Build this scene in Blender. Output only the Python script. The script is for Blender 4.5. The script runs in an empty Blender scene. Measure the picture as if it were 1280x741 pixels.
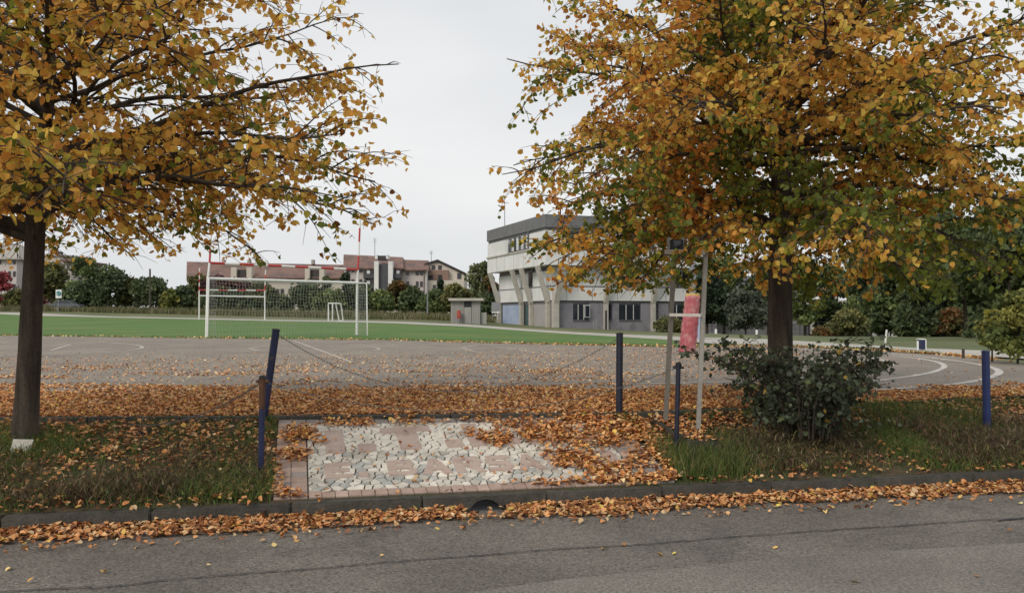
import bpy, bmesh, math, random
import numpy as np
from mathutils import Vector, Matrix, noise
from mathutils.geometry import tessellate_polygon
R = math.radians
SC = bpy.context.scene
COL = SC.collection
rnd = random.Random(7)
rng = np.random.default_rng(7)

# ------------------------------------------------------------------ camera
F = 1080.0                      # focal length in photo pixels (1280 wide)
PITCH = math.atan(25.5 / F)
CAM_Z = 1.0
cd = bpy.data.cameras.new('camera'); cam = bpy.data.objects.new('camera', cd); COL.objects.link(cam)
cd.sensor_width = 36; cd.lens = 36 * F / 1280; cd.clip_start = 0.05; cd.clip_end = 3000
cam.location = (0, 0, CAM_Z); cam.rotation_euler = (R(90) + PITCH, 0, 0)
SC.camera = cam

# ------------------------------------------------------------------ light
SUN_EL, SUN_AZ = R(38), R(215)      # azimuth clockwise from +Y: behind and left of the camera
w = bpy.data.worlds.new('World'); SC.world = w; w.use_nodes = True
nt = w.node_tree; nt.nodes.clear()
out = nt.nodes.new('ShaderNodeOutputWorld'); bg = nt.nodes.new('ShaderNodeBackground')
sky = nt.nodes.new('ShaderNodeTexSky'); sky.sky_type = 'NISHITA'; sky.sun_disc = False
sky.sun_elevation = SUN_EL; sky.sun_rotation = SUN_AZ; sky.dust_density = 3
tc = nt.nodes.new('ShaderNodeTexCoord')
mp = nt.nodes.new('ShaderNodeMapping'); mp.inputs['Scale'].default_value = (1, 1, 3.2)
nz = nt.nodes.new('ShaderNodeTexNoise'); nz.inputs['Scale'].default_value = 1.6; nz.inputs['Detail'].default_value = 5; nz.inputs['Roughness'].default_value = .45
cr = nt.nodes.new('ShaderNodeValToRGB')
cr.color_ramp.elements[0].position = .3; cr.color_ramp.elements[0].color = (5.9, 6.15, 6.45, 1)
cr.color_ramp.elements[1].position = .72; cr.color_ramp.elements[1].color = (8.0, 8.0, 7.95, 1)
mx = nt.nodes.new('ShaderNodeMix'); mx.data_type = 'RGBA'; mx.inputs[0].default_value = .92
L = nt.links.new
L(tc.outputs['Generated'], mp.inputs['Vector']); L(mp.outputs['Vector'], nz.inputs['Vector']); L(nz.outputs['Fac'], cr.inputs['Fac'])
L(sky.outputs['Color'], mx.inputs[6]); L(cr.outputs['Color'], mx.inputs[7])
L(mx.outputs[2], bg.inputs['Color']); bg.inputs['Strength'].default_value = .1
L(bg.outputs['Background'], out.inputs['Surface'])
sd = bpy.data.lights.new('sun', 'SUN'); sun = bpy.data.objects.new('sun', sd); COL.objects.link(sun)
sd.energy = 1.5; sd.angle = R(24); sd.color = (1, .93, .82)
sun.rotation_euler = (R(90) - SUN_EL, 0, -SUN_AZ + R(180))
sun.rotation_euler = Vector((math.sin(SUN_AZ) * math.cos(SUN_EL), math.cos(SUN_AZ) * math.cos(SUN_EL), math.sin(SUN_EL))).to_track_quat('Z', 'Y').to_euler()
SC.view_settings.view_transform = 'Standard'; SC.view_settings.look = 'None'
SC.view_settings.exposure = 0.2; SC.view_settings.gamma = 1

# ------------------------------------------------------------------ terrain and picking
def interp(x, xs, ys):
    if x <= xs[0]: return ys[0]
    if x >= xs[-1]: return ys[-1]
    for i in range(len(xs) - 1):
        if x <= xs[i + 1]:
            return ys[i] + (ys[i + 1] - ys[i]) * (x - xs[i]) / (xs[i + 1] - xs[i])
def cl(v, a=0., b=1.): return a if v < a else b if v > b else v
ROAD_Z = -.54
FA = math.atan(.218)
def front(x): return 6.955 + .218 * x              # road kerb line
BX = [-90, -5.04, -2.4, 1.16, 4.35, 6.5, 90]; BY = [3.9, 8.5, 8.64, 8.93, 10.0, 10.9, 36]
BX[0], BY[0] = -90, 6.0
def back(x): return interp(x, BX, BY)              # court kerb line
def h(x, y):
    f = front(x)
    if y < f: return ROAD_Z
    b = max(back(x), f + .5)
    if y < b: return -.422 + .402 * max(0, y - f - .1) / (b - f - .1)
    a = interp(x, [-65, -24, -10, -4, 4], [1., .66, .62, .44, 0]) * cl((y - 20) / 70, 0, 1.3)
    c = -.045 * cl(x - 4, 0, 30) * cl((y - 45) / 40)
    d = .8 * cl((y - 105) / 25) * cl(-x / 5)
    return a + c + d
CP, SP = math.cos(PITCH), math.sin(PITCH)
def ray(px, py):
    dx = (px - 640) / F; dy = (370.5 - py) / F
    return Vector((dx, CP - dy * SP, SP + dy * CP))
def at(px, py, Y):
    r = ray(px, py); t = Y / r.y
    return Vector((r.x * t, Y, CAM_Z + r.z * t))
def G(px, py):
    r = ray(px, py); t = 3.0
    while t < 400:
        p = Vector((r.x * t, r.y * t, CAM_Z + r.z * t))
        if p.z <= h(p.x, p.y): return Vector((p.x, p.y, h(p.x, p.y)))
        t += .02 if t < 20 else .1
    return Vector((r.x * 130, 130, h(r.x * 130, 130)))
def proj(x, y, z):
    dz = z - CAM_Z; fw = y * CP + dz * SP; up = -y * SP + dz * CP
    return 640 + F * x / fw, 370.5 - F * up / fw

# ------------------------------------------------------------------ materials
def newmat(name):
    m = bpy.data.materials.new(name); m.use_nodes = True
    return m, m.node_tree, m.node_tree.nodes['Principled BSDF']
def pmat(name, c1, c2=None, scale=4., rough=.85, bump=0., bscale=40., fine=0., fscale=60., stretch=(1, 1, 1), metal=0., detail=6, c3=None, s3=.6, t3=(.5, .6), island=0.):
    """noise mix of two colours, optional fine grain, optional third (stain) colour, bump."""
    m, t, b = newmat(name); N = t.nodes.new; K = t.links.new
    tc = N('ShaderNodeTexCoord'); mp = N('ShaderNodeMapping'); mp.inputs['Scale'].default_value = stretch
    K(tc.outputs['Object'], mp.inputs['Vector'])
    n = N('ShaderNodeTexNoise'); n.inputs['Scale'].default_value = scale; n.inputs['Detail'].default_value = detail; n.inputs['Roughness'].default_value = .6
    K(mp.outputs['Vector'], n.inputs['Vector'])
    r = N('ShaderNodeValToRGB'); r.color_ramp.elements[0].position = .35; r.color_ramp.elements[1].position = .65
    r.color_ramp.elements[0].color = (*c1, 1); r.color_ramp.elements[1].color = (*(c2 or c1), 1)
    K(n.outputs['Fac'], r.inputs['Fac']); col = r.outputs['Color']
    if c3:
        n3 = N('ShaderNodeTexNoise'); n3.inputs['Scale'].default_value = s3; n3.inputs['Detail'].default_value = 7; n3.inputs['Roughness'].default_value = .65
        K(mp.outputs['Vector'], n3.inputs['Vector'])
        mr = N('ShaderNodeMapRange'); mr.inputs['From Min'].default_value = t3[0]; mr.inputs['From Max'].default_value = t3[1]
        K(n3.outputs['Fac'], mr.inputs['Value'])
        mm = N('ShaderNodeMix'); mm.data_type = 'RGBA'; K(mr.outputs['Result'], mm.inputs[0]); K(col, mm.inputs[6]); mm.inputs[7].default_value = (*c3, 1); col = mm.outputs[2]
    if fine:
        n2 = N('ShaderNodeTexNoise'); n2.inputs['Scale'].default_value = fscale; n2.inputs['Detail'].default_value = 3; n2.inputs['Roughness'].default_value = .7
        K(tc.outputs['Object'], n2.inputs['Vector'])
        m2 = N('ShaderNodeMapRange'); m2.inputs['From Min'].default_value = .3; m2.inputs['From Max'].default_value = .7
        m2.inputs['To Min'].default_value = 1 - fine; m2.inputs['To Max'].default_value = 1 + fine
        K(n2.outputs['Fac'], m2.inputs['Value'])
        h2 = N('ShaderNodeHueSaturation'); K(col, h2.inputs['Color']); K(m2.outputs['Result'], h2.inputs['Value']); col = h2.outputs['Color']
    if island:
        oi = N('ShaderNodeObjectInfo'); m4 = N('ShaderNodeMapRange'); m4.inputs['To Min'].default_value = 1 - island; m4.inputs['To Max'].default_value = 1 + island
        K(oi.outputs['Random'], m4.inputs['Value'])
        h3 = N('ShaderNodeHueSaturation'); K(col, h3.inputs['Color']); K(m4.outputs['Result'], h3.inputs['Value']); col = h3.outputs['Color']
    K(col, b.inputs['Base Color']); b.inputs['Roughness'].default_value = rough; b.inputs['Metallic'].default_value = metal
    if bump:
        nb = N('ShaderNodeTexNoise'); nb.inputs['Scale'].default_value = bscale; nb.inputs['Detail'].default_value = 5
        K(mp.outputs['Vector'], nb.inputs['Vector'])
        bp = N('ShaderNodeBump'); bp.inputs['Strength'].default_value = bump; bp.inputs['Distance'].default_value = .02
        K(nb.outputs['Fac'], bp.inputs['Height']); K(bp.outputs['Normal'], b.inputs['Normal'])
    return m
def leafmat(name, trans=.3, rough=.6, spec=.3):
    m, t, b = newmat(name); N = t.nodes.new; K = t.links.new
    a = N('ShaderNodeAttribute'); a.attribute_name = 'Col'
    K(a.outputs['Color'], b.inputs['Base Color']); b.inputs['Roughness'].default_value = rough; b.inputs['Specular IOR Level'].default_value = spec
    if trans:
        tr = N('ShaderNodeBsdfTranslucent'); K(a.outputs['Color'], tr.inputs['Color'])
        mx = N('ShaderNodeMixShader'); mx.inputs[0].default_value = trans
        K(b.outputs[0], mx.inputs[1]); K(tr.outputs[0], mx.inputs[2])
        K(mx.outputs[0], t.nodes['Material Output'].inputs['Surface'])
    return m
def glassmat(name, c, rough=.08):
    m, t, b = newmat(name); b.inputs['Base Color'].default_value = (*c, 1); b.inputs['Roughness'].default_value = rough
    b.inputs['Specular IOR Level'].default_value = .6
    return m
M = {}
M['road'] = pmat('road asphalt', (.125, .112, .098), (.18, .162, .142), 1.1, .9, .4, 90, .75, 62, c3=(.105, .096, .086), s3=.9, t3=(.52, .68))
M['road_new'] = pmat('lighter road asphalt', (.15, .136, .12), (.2, .182, .16), 1.3, .9, .3, 90, .6, 62)
M['crack'] = pmat('tar seam', (.03, .03, .03), (.05, .05, .05), 20, .8)
M['court'] = pmat('dusty court asphalt', (.205, .172, .138), (.265, .225, .182), .35, .92, .25, 60, .45, 22, c3=(.17, .145, .125), s3=1.1, t3=(.48, .7))
M['white_line'] = pmat('worn white line', (.62, .6, .56), (.42, .38, .33), 3, .8, fine=.15, fscale=30)
M['faint_line'] = pmat('faded white line', (.5, .46, .4), (.33, .29, .24), 2.5, .85, fine=.15, fscale=30)
M['turf'] = pmat('mown pitch grass', (.056, .128, .015), (.08, .16, .02), .12, .95, .5, 12, .3, 14, c3=(.115, .165, .03), s3=.16, t3=(.5, .64))
M['rough_grass'] = pmat('rough meadow grass', (.12, .135, .05), (.16, .15, .07), .3, .95, .6, 6, .35, 5, c3=(.075, .1, .03), s3=.08, t3=(.45, .6))
M['path'] = pmat('gravel path', (.36, .34, .3), (.44, .41, .36), .5, .95, .2, 40, .12, 30)
M['soil'] = pmat('leaf mould soil', (.055, .042, .024), (.1, .07, .038), 5, 1, .8, 30, .4, 60, c3=(.05, .065, .02), s3=1.2, t3=(.5, .6))
M['concrete'] = pmat('weathered kerb concrete', (.042, .039, .033), (.085, .078, .066), 6, .95, .5, 50, .3, 90, c3=(.045, .05, .035), s3=2.5, t3=(.5, .65), island=.12)
M['concrete_pale'] = pmat('pale concrete', (.3, .28, .25), (.4, .37, .33), 6, .95, .3, 50, .15, 60)
M['mortar'] = pmat('mosaic joint', (.055, .047, .036), (.1, .088, .07), 8, 1, .5, 60)
M['stone'] = pmat('pale crazy paving stone', (.55, .52, .46), (.7, .66, .58), 5, .8, .3, 30, .12, 70, c3=(.34, .31, .26), s3=3, t3=(.48, .72), island=.26)
M['stone_grey'] = pmat('grey crazy paving stone', (.33, .34, .32), (.47, .47, .44), 5, .8, .3, 30, .12, 70, island=.15)
M['pink'] = pmat('pink letter slab', (.41, .315, .27), (.5, .4, .345), 6, .85, .2, 40, .1, 60, c3=(.38, .28, .24), s3=3)
M['brick'] = pmat('pinkish paving brick', (.36, .26, .215), (.46, .345, .29), 6, .9, .3, 40, .15, 60, island=.18)
M['brick_grey'] = pmat('greyish paving brick', (.25, .22, .2), (.34, .3, .28), 6, .9, .3, 40, .15, 60, island=.15)
M['bark'] = pmat('lime bark', (.028, .021, .015), (.085, .065, .048), 14, .95, 1., 26, .3, 50, stretch=(1, 1, .16), c3=(.07, .075, .05), s3=3, t3=(.58, .72))
M['twig'] = pmat('twig bark', (.04, .03, .022), (.06, .045, .032), 12, .9)
M['leaf'] = leafmat('autumn lime leaf', .55, .5)
M['litter'] = leafmat('fallen leaf', .05, .7)
M['shoot'] = leafmat('dark basal leaf', .15, .5)
M['blade'] = leafmat('grass blade', .2, .7)
M['bgleaf'] = leafmat('distant foliage', .2, .7)
M['blue'] = pmat('chipped dark blue paint', (.009, .014, .055), (.014, .022, .08), 8, .5, .2, 30, c3=(.11, .06, .035), s3=9, t3=(.6, .66))
M['blue_dark'] = pmat('black blue paint', (.007, .009, .022), (.012, .016, .035), 8, .5, .2, 30)
M['blue_bright'] = pmat('brighter blue paint', (.013, .024, .095), (.018, .034, .13), 8, .45, .2, 30)
M['rust'] = pmat('rusty post top', (.14, .062, .028), (.07, .035, .022), 14, .9, .4, 40)
M['chain'] = pmat('grey galvanised chain', (.1, .1, .095), (.17, .165, .15), 30, .6, metal=.4)
M['white_paint'] = pmat('white goal paint', (.7, .7, .68), (.8, .8, .78), 3, .5)
M['red_paint'] = pmat('red goal paint', (.42, .035, .035), (.5, .05, .05), 3, .5)
M['net'] = pmat('net cord', (.3, .31, .3), (.36, .37, .36), 3, .8)
M['frame_wood'] = pmat('weathered frame timber', (.22, .21, .19), (.34, .325, .295), 5, .85, .3, 30, .2, 40, stretch=(1, 1, .2))
M['frame_dark'] = pmat('dark weathered frame metal', (.13, .12, .1), (.2, .18, .155), 5, .8, .3, 30, .2, 40, stretch=(1, 1, .2))
M['white_wood'] = pmat('white board', (.62, .6, .56), (.7, .68, .63), 8, .7)
M['padding'] = pmat('faded red padding', (.36, .07, .085), (.44, .13, .14), 3, .7, .6, 14, c3=(.52, .33, .32), s3=7, t3=(.5, .75), stretch=(1, 1, .6))
M['pad_top'] = pmat('yellow foam', (.55, .36, .12), (.6, .42, .16), 10, .9)
M['steel'] = pmat('grey steel', (.22, .23, .24), (.3, .31, .32), 8, .5, metal=.3)
M['black'] = pmat('black plastic and shade fill', (.012, .012, .015), (.02, .02, .025), 8, .5)
M['card'] = pmat('off white plate', (.5, .48, .43), (.6, .58, .52), 12, .8, c3=(.35, .32, .27), s3=8, t3=(.5, .7))
M['sch_white'] = pmat('white panel facade', (.64, .64, .63), (.72, .72, .71), .6, .8, .1, 20, c3=(.56, .55, .52), s3=.25, t3=(.5, .8))
M['sch_grey'] = pmat('grey fascia', (.13, .13, .135), (.17, .17, .175), 1, .8)
M['sch_wall'] = pmat('mauve grey rendered wall', (.2, .195, .22), (.25, .24, .27), .8, .9, c3=(.17, .16, .18), s3=.5)
M['sch_beige'] = pmat('beige painted panel', (.32, .3, .29), (.36, .34, .33), .8, .9)
M['sch_blue'] = pmat('pale blue mural panel', (.26, .32, .46), (.36, .42, .52), .7, .9)
M['sch_col'] = pmat('board marked concrete', (.38, .36, .32), (.48, .45, .4), 2, .9, .2, 12)
M['glass'] = glassmat('dark window glass', (.025, .03, .04))
M['glass_teal'] = glassmat('teal door glass', (.03, .09, .1), .2)
M['winframe'] = pmat('window frame', (.1, .1, .11), (.14, .14, .15), 3, .6)
M['winframe_w'] = pmat('pale window sash', (.55, .56, .56), (.62, .62, .62), 3, .6)
M['cream'] = pmat('cream render', (.5, .45, .39), (.56, .51, .44), .3, .9)
M['pinkwall'] = pmat('pale pink render', (.47, .42, .41), (.53, .48, .46), .3, .9)
M['dgrey'] = pmat('dark grey cladding', (.07, .07, .08), (.1, .1, .11), .5, .9)
M['roof'] = pmat('red brown tiles', (.17, .1, .08), (.23, .14, .115), 1.5, .9, .6, 8, c3=(.13, .09, .08), s3=.4)
M['roof_dark'] = pmat('dark roof edge', (.05, .045, .045), (.07, .06, .06), 2, .9)
M['shutter'] = pmat('brown shutter', (.1, .06, .05), (.14, .09, .07), 3, .8)
M['balcony'] = pmat('dark balcony panel', (.05, .055, .06), (.08, .08, .085), 2, .8)
M['brown_terrace'] = pmat('brown brick terrace', (.2, .13, .1), (.26, .17, .14), 3, .9)
M['hut'] = pmat('grey hut planks', (.27, .27, .25), (.35, .34, .32), 1.5, .9, .2, 12, stretch=(1, 1, .1))
M['red_box'] = pmat('red cabinet', (.32, .05, .03), (.4, .07, .04), 4, .6)
M['sign_white'] = pmat('sign white', (.7, .72, .72), (.75, .76, .76), 3, .5)
M['sign_green'] = pmat('sign green blue', (.03, .22, .25), (.03, .25, .28), 3, .5)
M['sign_red'] = pmat('sign red', (.35, .06, .05), (.4, .08, .06), 3, .5)
M['car_paint'] = pmat('dark silver car paint', (.12, .13, .14), (.14, .15, .16), 3, .3, metal=.4)
M['tyre'] = pmat('tyre', (.015, .015, .015), (.02, .02, .02), 3, .9)
M['wood_pole'] = pmat('dark pole timber', (.05, .04, .032), (.08, .065, .05), 5, .9)

# ------------------------------------------------------------------ object helpers
def tag(o, label=None, cat=None, group=None, kind=None):
    if label: o['label'] = label
    if cat: o['category'] = cat
    if group: o['group'] = group
    if kind: o['kind'] = kind
    return o
def empty(name, loc, label, cat, group=None, rz=0, kind=None):
    o = bpy.data.objects.new(name, None); COL.objects.link(o); o.location = loc; o.rotation_euler = (0, 0, rz)
    o.empty_display_size = .2
    return tag(o, label, cat, group, kind)
def root_of(o):
    while o.parent: o = o.parent
    return o
class MB:
    """collects simple solids given in WORLD coordinates; build() links them as one mesh (verts local to the root)."""
    def __init__(s): s.v = []; s.f = []
    def poly(s, pts):
        n = len(s.v); s.v += [Vector(p) for p in pts]; s.f.append(tuple(range(n, n + len(pts)))); return s
    def hexa(s, b, t):        # bottom 4, top 4
        n = len(s.v); s.v += [Vector(p) for p in b] + [Vector(p) for p in t]
        for q in ((3, 2, 1, 0), (4, 5, 6, 7), (0, 1, 5, 4), (1, 2, 6, 5), (2, 3, 7, 6), (3, 0, 4, 7)): s.f.append(tuple(n + k for k in q))
        return s
    def box(s, c, size, rz=0, ax=None):   # ax = (a, b) horizontal axes
        c = Vector(c); sx, sy, sz = [k / 2 for k in size]
        a = Vector((math.cos(rz), math.sin(rz), 0)); b = Vector((-math.sin(rz), math.cos(rz), 0))
        if ax: a, b = ax
        z = Vector((0, 0, 1))
        q = [(-1, -1), (1, -1), (1, 1), (-1, 1)]
        return s.hexa([c + a * sx * i + b * sy * j - z * sz for i, j in q], [c + a * sx * i + b * sy * j + z * sz for i, j in q])
    def bar(s, p, q, wd, dp=None, side=None):   # square bar from p to q
        p, q = Vector(p), Vector(q); d = (q - p).normalized(); dp = dp or wd
        side = Vector(side) if side else (Vector((0, 0, 1)) if abs(d.z) < .8 else Vector((1, 0, 0)))
        a = d.cross(side).normalized(); b = d.cross(a).normalized()
        k = [(-1, -1), (1, -1), (1, 1), (-1, 1)]
        return s.hexa([p + a * i * wd / 2 + b * j * dp / 2 for i, j in k], [q + a * i * wd / 2 + b * j * dp / 2 for i, j in k])
    def prism(s, poly, z0, z1):            # poly = list of (x,y)
        n = len(s.v); k = len(poly)
        z0f = z0 if callable(z0) else (lambda x, y: z0); z1f = z1 if callable(z1) else (lambda x, y: z1)
        s.v += [Vector((x, y, z0f(x, y))) for x, y in poly] + [Vector((x, y, z1f(x, y))) for x, y in poly]
        s.f.append(tuple(n + k + i for i in range(k))); s.f.append(tuple(n + k - 1 - i for i in range(k)))
        for i in range(k): j = (i + 1) % k; s.f.append((n + i, n + j, n + k + j, n + k + i))
        return s
    def tube(s, pts, rad, n=8, cap=True):
        pts = [Vector(p) for p in pts]; m = len(pts)
        if not hasattr(rad, '__len__'): rad = [rad] * m
        ref = Vector((0, 0, 1)); base = len(s.v)
        d0 = (pts[-1] - pts[0]).normalized()
        if abs(d0.z) > .9: ref = Vector((1, 0, 0))
        for i, p in enumerate(pts):
            d = (pts[min(i + 1, m - 1)] - pts[max(i - 1, 0)]).normalized()
            a = d.cross(ref).normalized(); b = d.cross(a)
            for k in range(n):
                t = 2 * math.pi * k / n; s.v.append(p + (a * math.cos(t) + b * math.sin(t)) * rad[i])
        for i in range(m - 1):
            for k in range(n):
                j = (k + 1) % n; s.f.append((base + i * n + k, base + i * n + j, base + (i + 1) * n + j, base + (i + 1) * n + k))
        if cap:
            s.f.append(tuple(base + n - 1 - k for k in range(n))); s.f.append(tuple(base + (m - 1) * n + k for k in range(n)))
        return s
    def build(s, name, mat, parent=None, smooth=False, label=None, bevel=0, kind=None):
        me = bpy.data.meshes.new(name)
        o0 = root_of(parent).location if parent else Vector((0, 0, 0))
        me.from_pydata([v - o0 for v in s.v], [], s.f); me.materials.append(mat)
        if bevel:
            bm = bmesh.new(); bm.from_mesh(me); bmesh.ops.bevel(bm, geom=bm.edges[:], offset=bevel, segments=2, affect='EDGES', profile=.6); bm.to_mesh(me); bm.free()
        if smooth: me.polygons.foreach_set('use_smooth', [True] * len(me.polygons))
        me.update()
        o = bpy.data.objects.new(name, me); COL.objects.link(o)
        if parent: o.parent = parent
        if label: o['label'] = label
        if kind: o['kind'] = kind
        return o
def thing(name, mb, mat, loc, label, cat, group=None, smooth=False, kind=None, bevel=0):
    """a top-level thing that is one mesh, origin at its base"""
    me = bpy.data.meshes.new(name); loc = Vector(loc)
    me.from_pydata([v - loc for v in mb.v], [], mb.f); me.materials.append(mat)
    if smooth: me.polygons.foreach_set('use_smooth', [True] * len(me.polygons))
    me.update(); o = bpy.data.objects.new(name, me); COL.objects.link(o); o.location = loc
    return tag(o, label, cat, group, kind)
def np_mesh(name, V, Fq, mat, col=None, parent=None, loc=None, k=4):
    """fast mesh from numpy arrays; V (n,3) world, Fq (m,k) indices, col (n,3)"""
    me = bpy.data.meshes.new(name); off = Vector((0, 0, 0))
    if parent: off = root_of(parent).location
    elif loc is not None: off = Vector(loc)
    V = np.asarray(V, dtype=np.float32) - np.array(off, dtype=np.float32)
    n, m = len(V), len(Fq)
    me.vertices.add(n); me.vertices.foreach_set('co', V.ravel())
    me.loops.add(m * k); me.loops.foreach_set('vertex_index', np.asarray(Fq, dtype=np.int32).ravel())
    me.polygons.add(m); me.polygons.foreach_set('loop_start', np.arange(0, m * k, k, dtype=np.int32))
    me.update(calc_edges=True)
    if col is not None:
        ca = me.color_attributes.new('Col', 'FLOAT_COLOR', 'POINT')
        c4 = np.ones((n, 4), dtype=np.float32); c4[:, :3] = col; ca.data.foreach_set('color', c4.ravel())
    me.materials.append(mat)
    o = bpy.data.objects.new(name, me); COL.objects.link(o)
    if parent: o.parent = parent
    elif loc is not None: o.location = off
    return o

# leaf shape: heart of 6 points, 2 quads folded on the midrib
LEAF = np.array([(0, 0), (.44, .22), (.40, .66), (0, 1.08), (-.40, .66), (-.44, .22)])
LQ = np.array([(0, 1, 2, 3), (0, 3, 4, 5)])
def leaves(P, D, Nn, S, C, curl=.25):
    """P base points, D tip direction, Nn normal, S size, C colour -> V, F, col"""
    n = len(P); D = D / np.linalg.norm(D, axis=1, keepdims=True)
    B = np.cross(Nn, D); B /= np.linalg.norm(B, axis=1, keepdims=True) + 1e-9; Nn = np.cross(D, B)
    V = np.zeros((n, 6, 3)); cu = rng.normal(curl, .22, n); tipc = rng.normal(0, .22, n)
    for i, (x, y) in enumerate(LEAF):
        zz = cu * abs(x) * 1.6 + tipc * y * y
        V[:, i] = P + S[:, None] * (B * x + D * y + Nn * zz[:, None])
    Fq = (np.arange(n)[:, None, None] * 6 + LQ[None]).reshape(-1, 4)
    col = np.repeat(C, 6, axis=0)
    return V.reshape(-1, 3), Fq, col
def rand_unit(n):
    v = rng.normal(size=(n, 3)); return v / np.linalg.norm(v, axis=1, keepdims=True)

def sheet(name, pts, off, mat, cell=4., kind='structure', zf=None):
    """a ground polygon (world xy) cut on a lattice and draped over the terrain"""
    zf = zf or h
    bm = bmesh.new(); vs = [bm.verts.new((p[0], p[1], 0)) for p in pts]
    for t in tessellate_polygon([[Vector((p[0], p[1], 0)) for p in pts]]):
        try: bm.faces.new([vs[i] for i in t])
        except ValueError: pass
    xs = [p[0] for p in pts]; ys = [p[1] for p in pts]
    for ax, lo, hi in ((0, min(xs), max(xs)), (1, min(ys), max(ys))):
        k = math.floor(lo / cell) + 1
        while k * cell < hi:
            co = [0, 0, 0]; no = [0, 0, 0]; co[ax] = k * cell; no[ax] = 1
            bmesh.ops.bisect_plane(bm, geom=bm.verts[:] + bm.edges[:] + bm.faces[:], plane_co=co, plane_no=no); k += 1
    for v in bm.verts: v.co.z = zf(v.co.x, v.co.y) + off
    bmesh.ops.recalc_face_normals(bm, faces=bm.faces[:])
    if sum(f.normal.z for f in bm.faces) < 0: bmesh.ops.reverse_faces(bm, faces=bm.faces[:])
    me = bpy.data.meshes.new(name); bm.to_mesh(me); bm.free(); me.materials.append(mat)
    o = bpy.data.objects.new(name, me); COL.objects.link(o); o['kind'] = kind
    return o
def smooth_line(pts, n=8):
    out = []; P = [pts[0]] + list(pts) + [pts[-1]]
    for i in range(1, len(P) - 2):
        for k in range(n):
            t = k / n; a, b, c, d = [Vector(P[i + j][:2]) for j in (-1, 0, 1, 2)]
            out.append(.5 * ((2 * b) + (c - a) * t + (2 * a - 5 * b + 4 * c - d) * t * t + (3 * b - a - 3 * c + d) * t ** 3))
    out.append(Vector(pts[-1][:2])); return out
def strip(name, pts, wd, off, mat, smooth=True, n=8, jit=0, **k):
    L_ = smooth_line(pts, n) if smooth else [Vector(p[:2]) for p in pts]
    mb = MB(); lf = []; rt = []
    for i, p in enumerate(L_):
        d = (L_[min(i + 1, len(L_) - 1)] - L_[max(i - 1, 0)]).normalized(); nn = Vector((-d.y, d.x))
        wv = (wd[0] + (wd[1] - wd[0]) * i / (len(L_) - 1)) if isinstance(wd, tuple) else wd
        j = rnd.uniform(-jit, jit)
        for s_, l in ((.5, lf), (-.5, rt)):
            q = p + nn * (wv * s_ * (1 + rnd.uniform(-1, 1) * (.5 if jit else 0)) + j); l.append((q.x, q.y, h(q.x, q.y) + off))
    for i in range(len(L_) - 1): mb.poly([rt[i], rt[i + 1], lf[i + 1], lf[i]])
    o = mb.build(name, mat); o['kind'] = 'structure'; return o

# ------------------------------------------------------------------ the setting: ground, road, court, pitch
xs = sorted(set([-600, -400, -250, -180, -140] + list(range(-120, 121, 4)) + [140, 180, 250, 400, 600]))
ss = [0, .6, 1.5, 3, 5, 8, 12, 16, 20, 24, 28] + list(range(32, 140, 4)) + [150, 170, 200, 260, 400, 700, 1100]
mb = MB()
for x in xs:
    b = max(back(x), front(x) + .5)
    for s_ in ss:
        y = b + s_; mb.v.append(Vector((x, y, h(x, y) - .03)))
for i in range(len(xs) - 1):
    for j in range(len(ss) - 1):
        a = i * len(ss) + j; mb.f.append((a, a + len(ss), a + len(ss) + 1, a + 1))
g = mb.build('ground', M['rough_grass'], smooth=True); g['kind'] = 'structure'
sheet('road', [(-120, front(-120) + .03), (-120, -60), (120, -60), (120, front(120) + .03)], 0, M['road'], 40, zf=lambda x, y: ROAD_Z)
seam2 = [G(560, 745), G(700, 726), G(860, 709), G(1040, 693), G(1180, 685), G(1400, 672)]
a0 = seam2[0]; dn = (seam2[-1] - seam2[0]).normalized()
pl = [seam2[0] - dn * 30 - Vector((0, 1.4, 0))] + seam2 + [seam2[-1] + dn * 40]
sheet('road', [p[:2] for p in pl] + [(45, -4, 0), (-30, -12, 0)], .004, M['road_new'], 60, zf=lambda x, y: ROAD_Z)
crk = [G(p, q) for p, q in ((20, 741), (122, 736), (219, 725), (300, 719), (400, 712), (490, 704), (580, 697), (700, 687), (820, 680), (930, 671), (1100, 660), (1280, 648), (1400, 641))]
crk = [crk[0] + Vector((-3, -.75, 0))] + crk + [crk[-1] + Vector((12, 3.2, 0))]
strip('road_seam', crk, .014, .009, M['crack'], n=14, jit=.008)
vs_ = [-100, -60, -40, -25, -15, -10, -8, -7, -6, -5.04, -4, -3, -2.4, -2, -1, 0, 1.16, 2, 3, 4.35, 5.5, 6.5, 8, 10, 15, 30, 60, 100]
mb = MB()
for x in vs_:
    f0, b0 = front(x) + .1, max(back(x), front(x) + .5)
    mb.v.append(Vector((x, f0, -.7)))
    for k in range(7):
        y = f0 + (b0 - f0) * k / 6; mb.v.append(Vector((x, y, -.422 + .402 * k / 6)))
for i in range(len(vs_) - 1):
    for k in range(7): a = i * 8 + k; mb.f.append((a, a + 8, a + 9, a + 1))
v = mb.build('verge', M['soil']); v['kind'] = 'structure'

far = [G(p, q) for p, q in ((-300, 416), (-120, 418), (0, 419.5), (250, 423), (480, 425), (620, 429), (750, 432), (850, 434), (930, 433), (1000, 434), (1100, 438.5), (1180, 444), (1240, 450), (1290, 458), (1400, 476))]
near = [(x, back(x) + .02) for x in (-60, -5.04, -2.4, 1.16, 4.35, 6.5, 12, 14)]
court_pts = [p[:2] for p in far] + [(17.5, 15.0)] + near[::-1][1:] + [(-60, 30)]
sheet('court', court_pts, .006, M['court'], 4)
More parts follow.
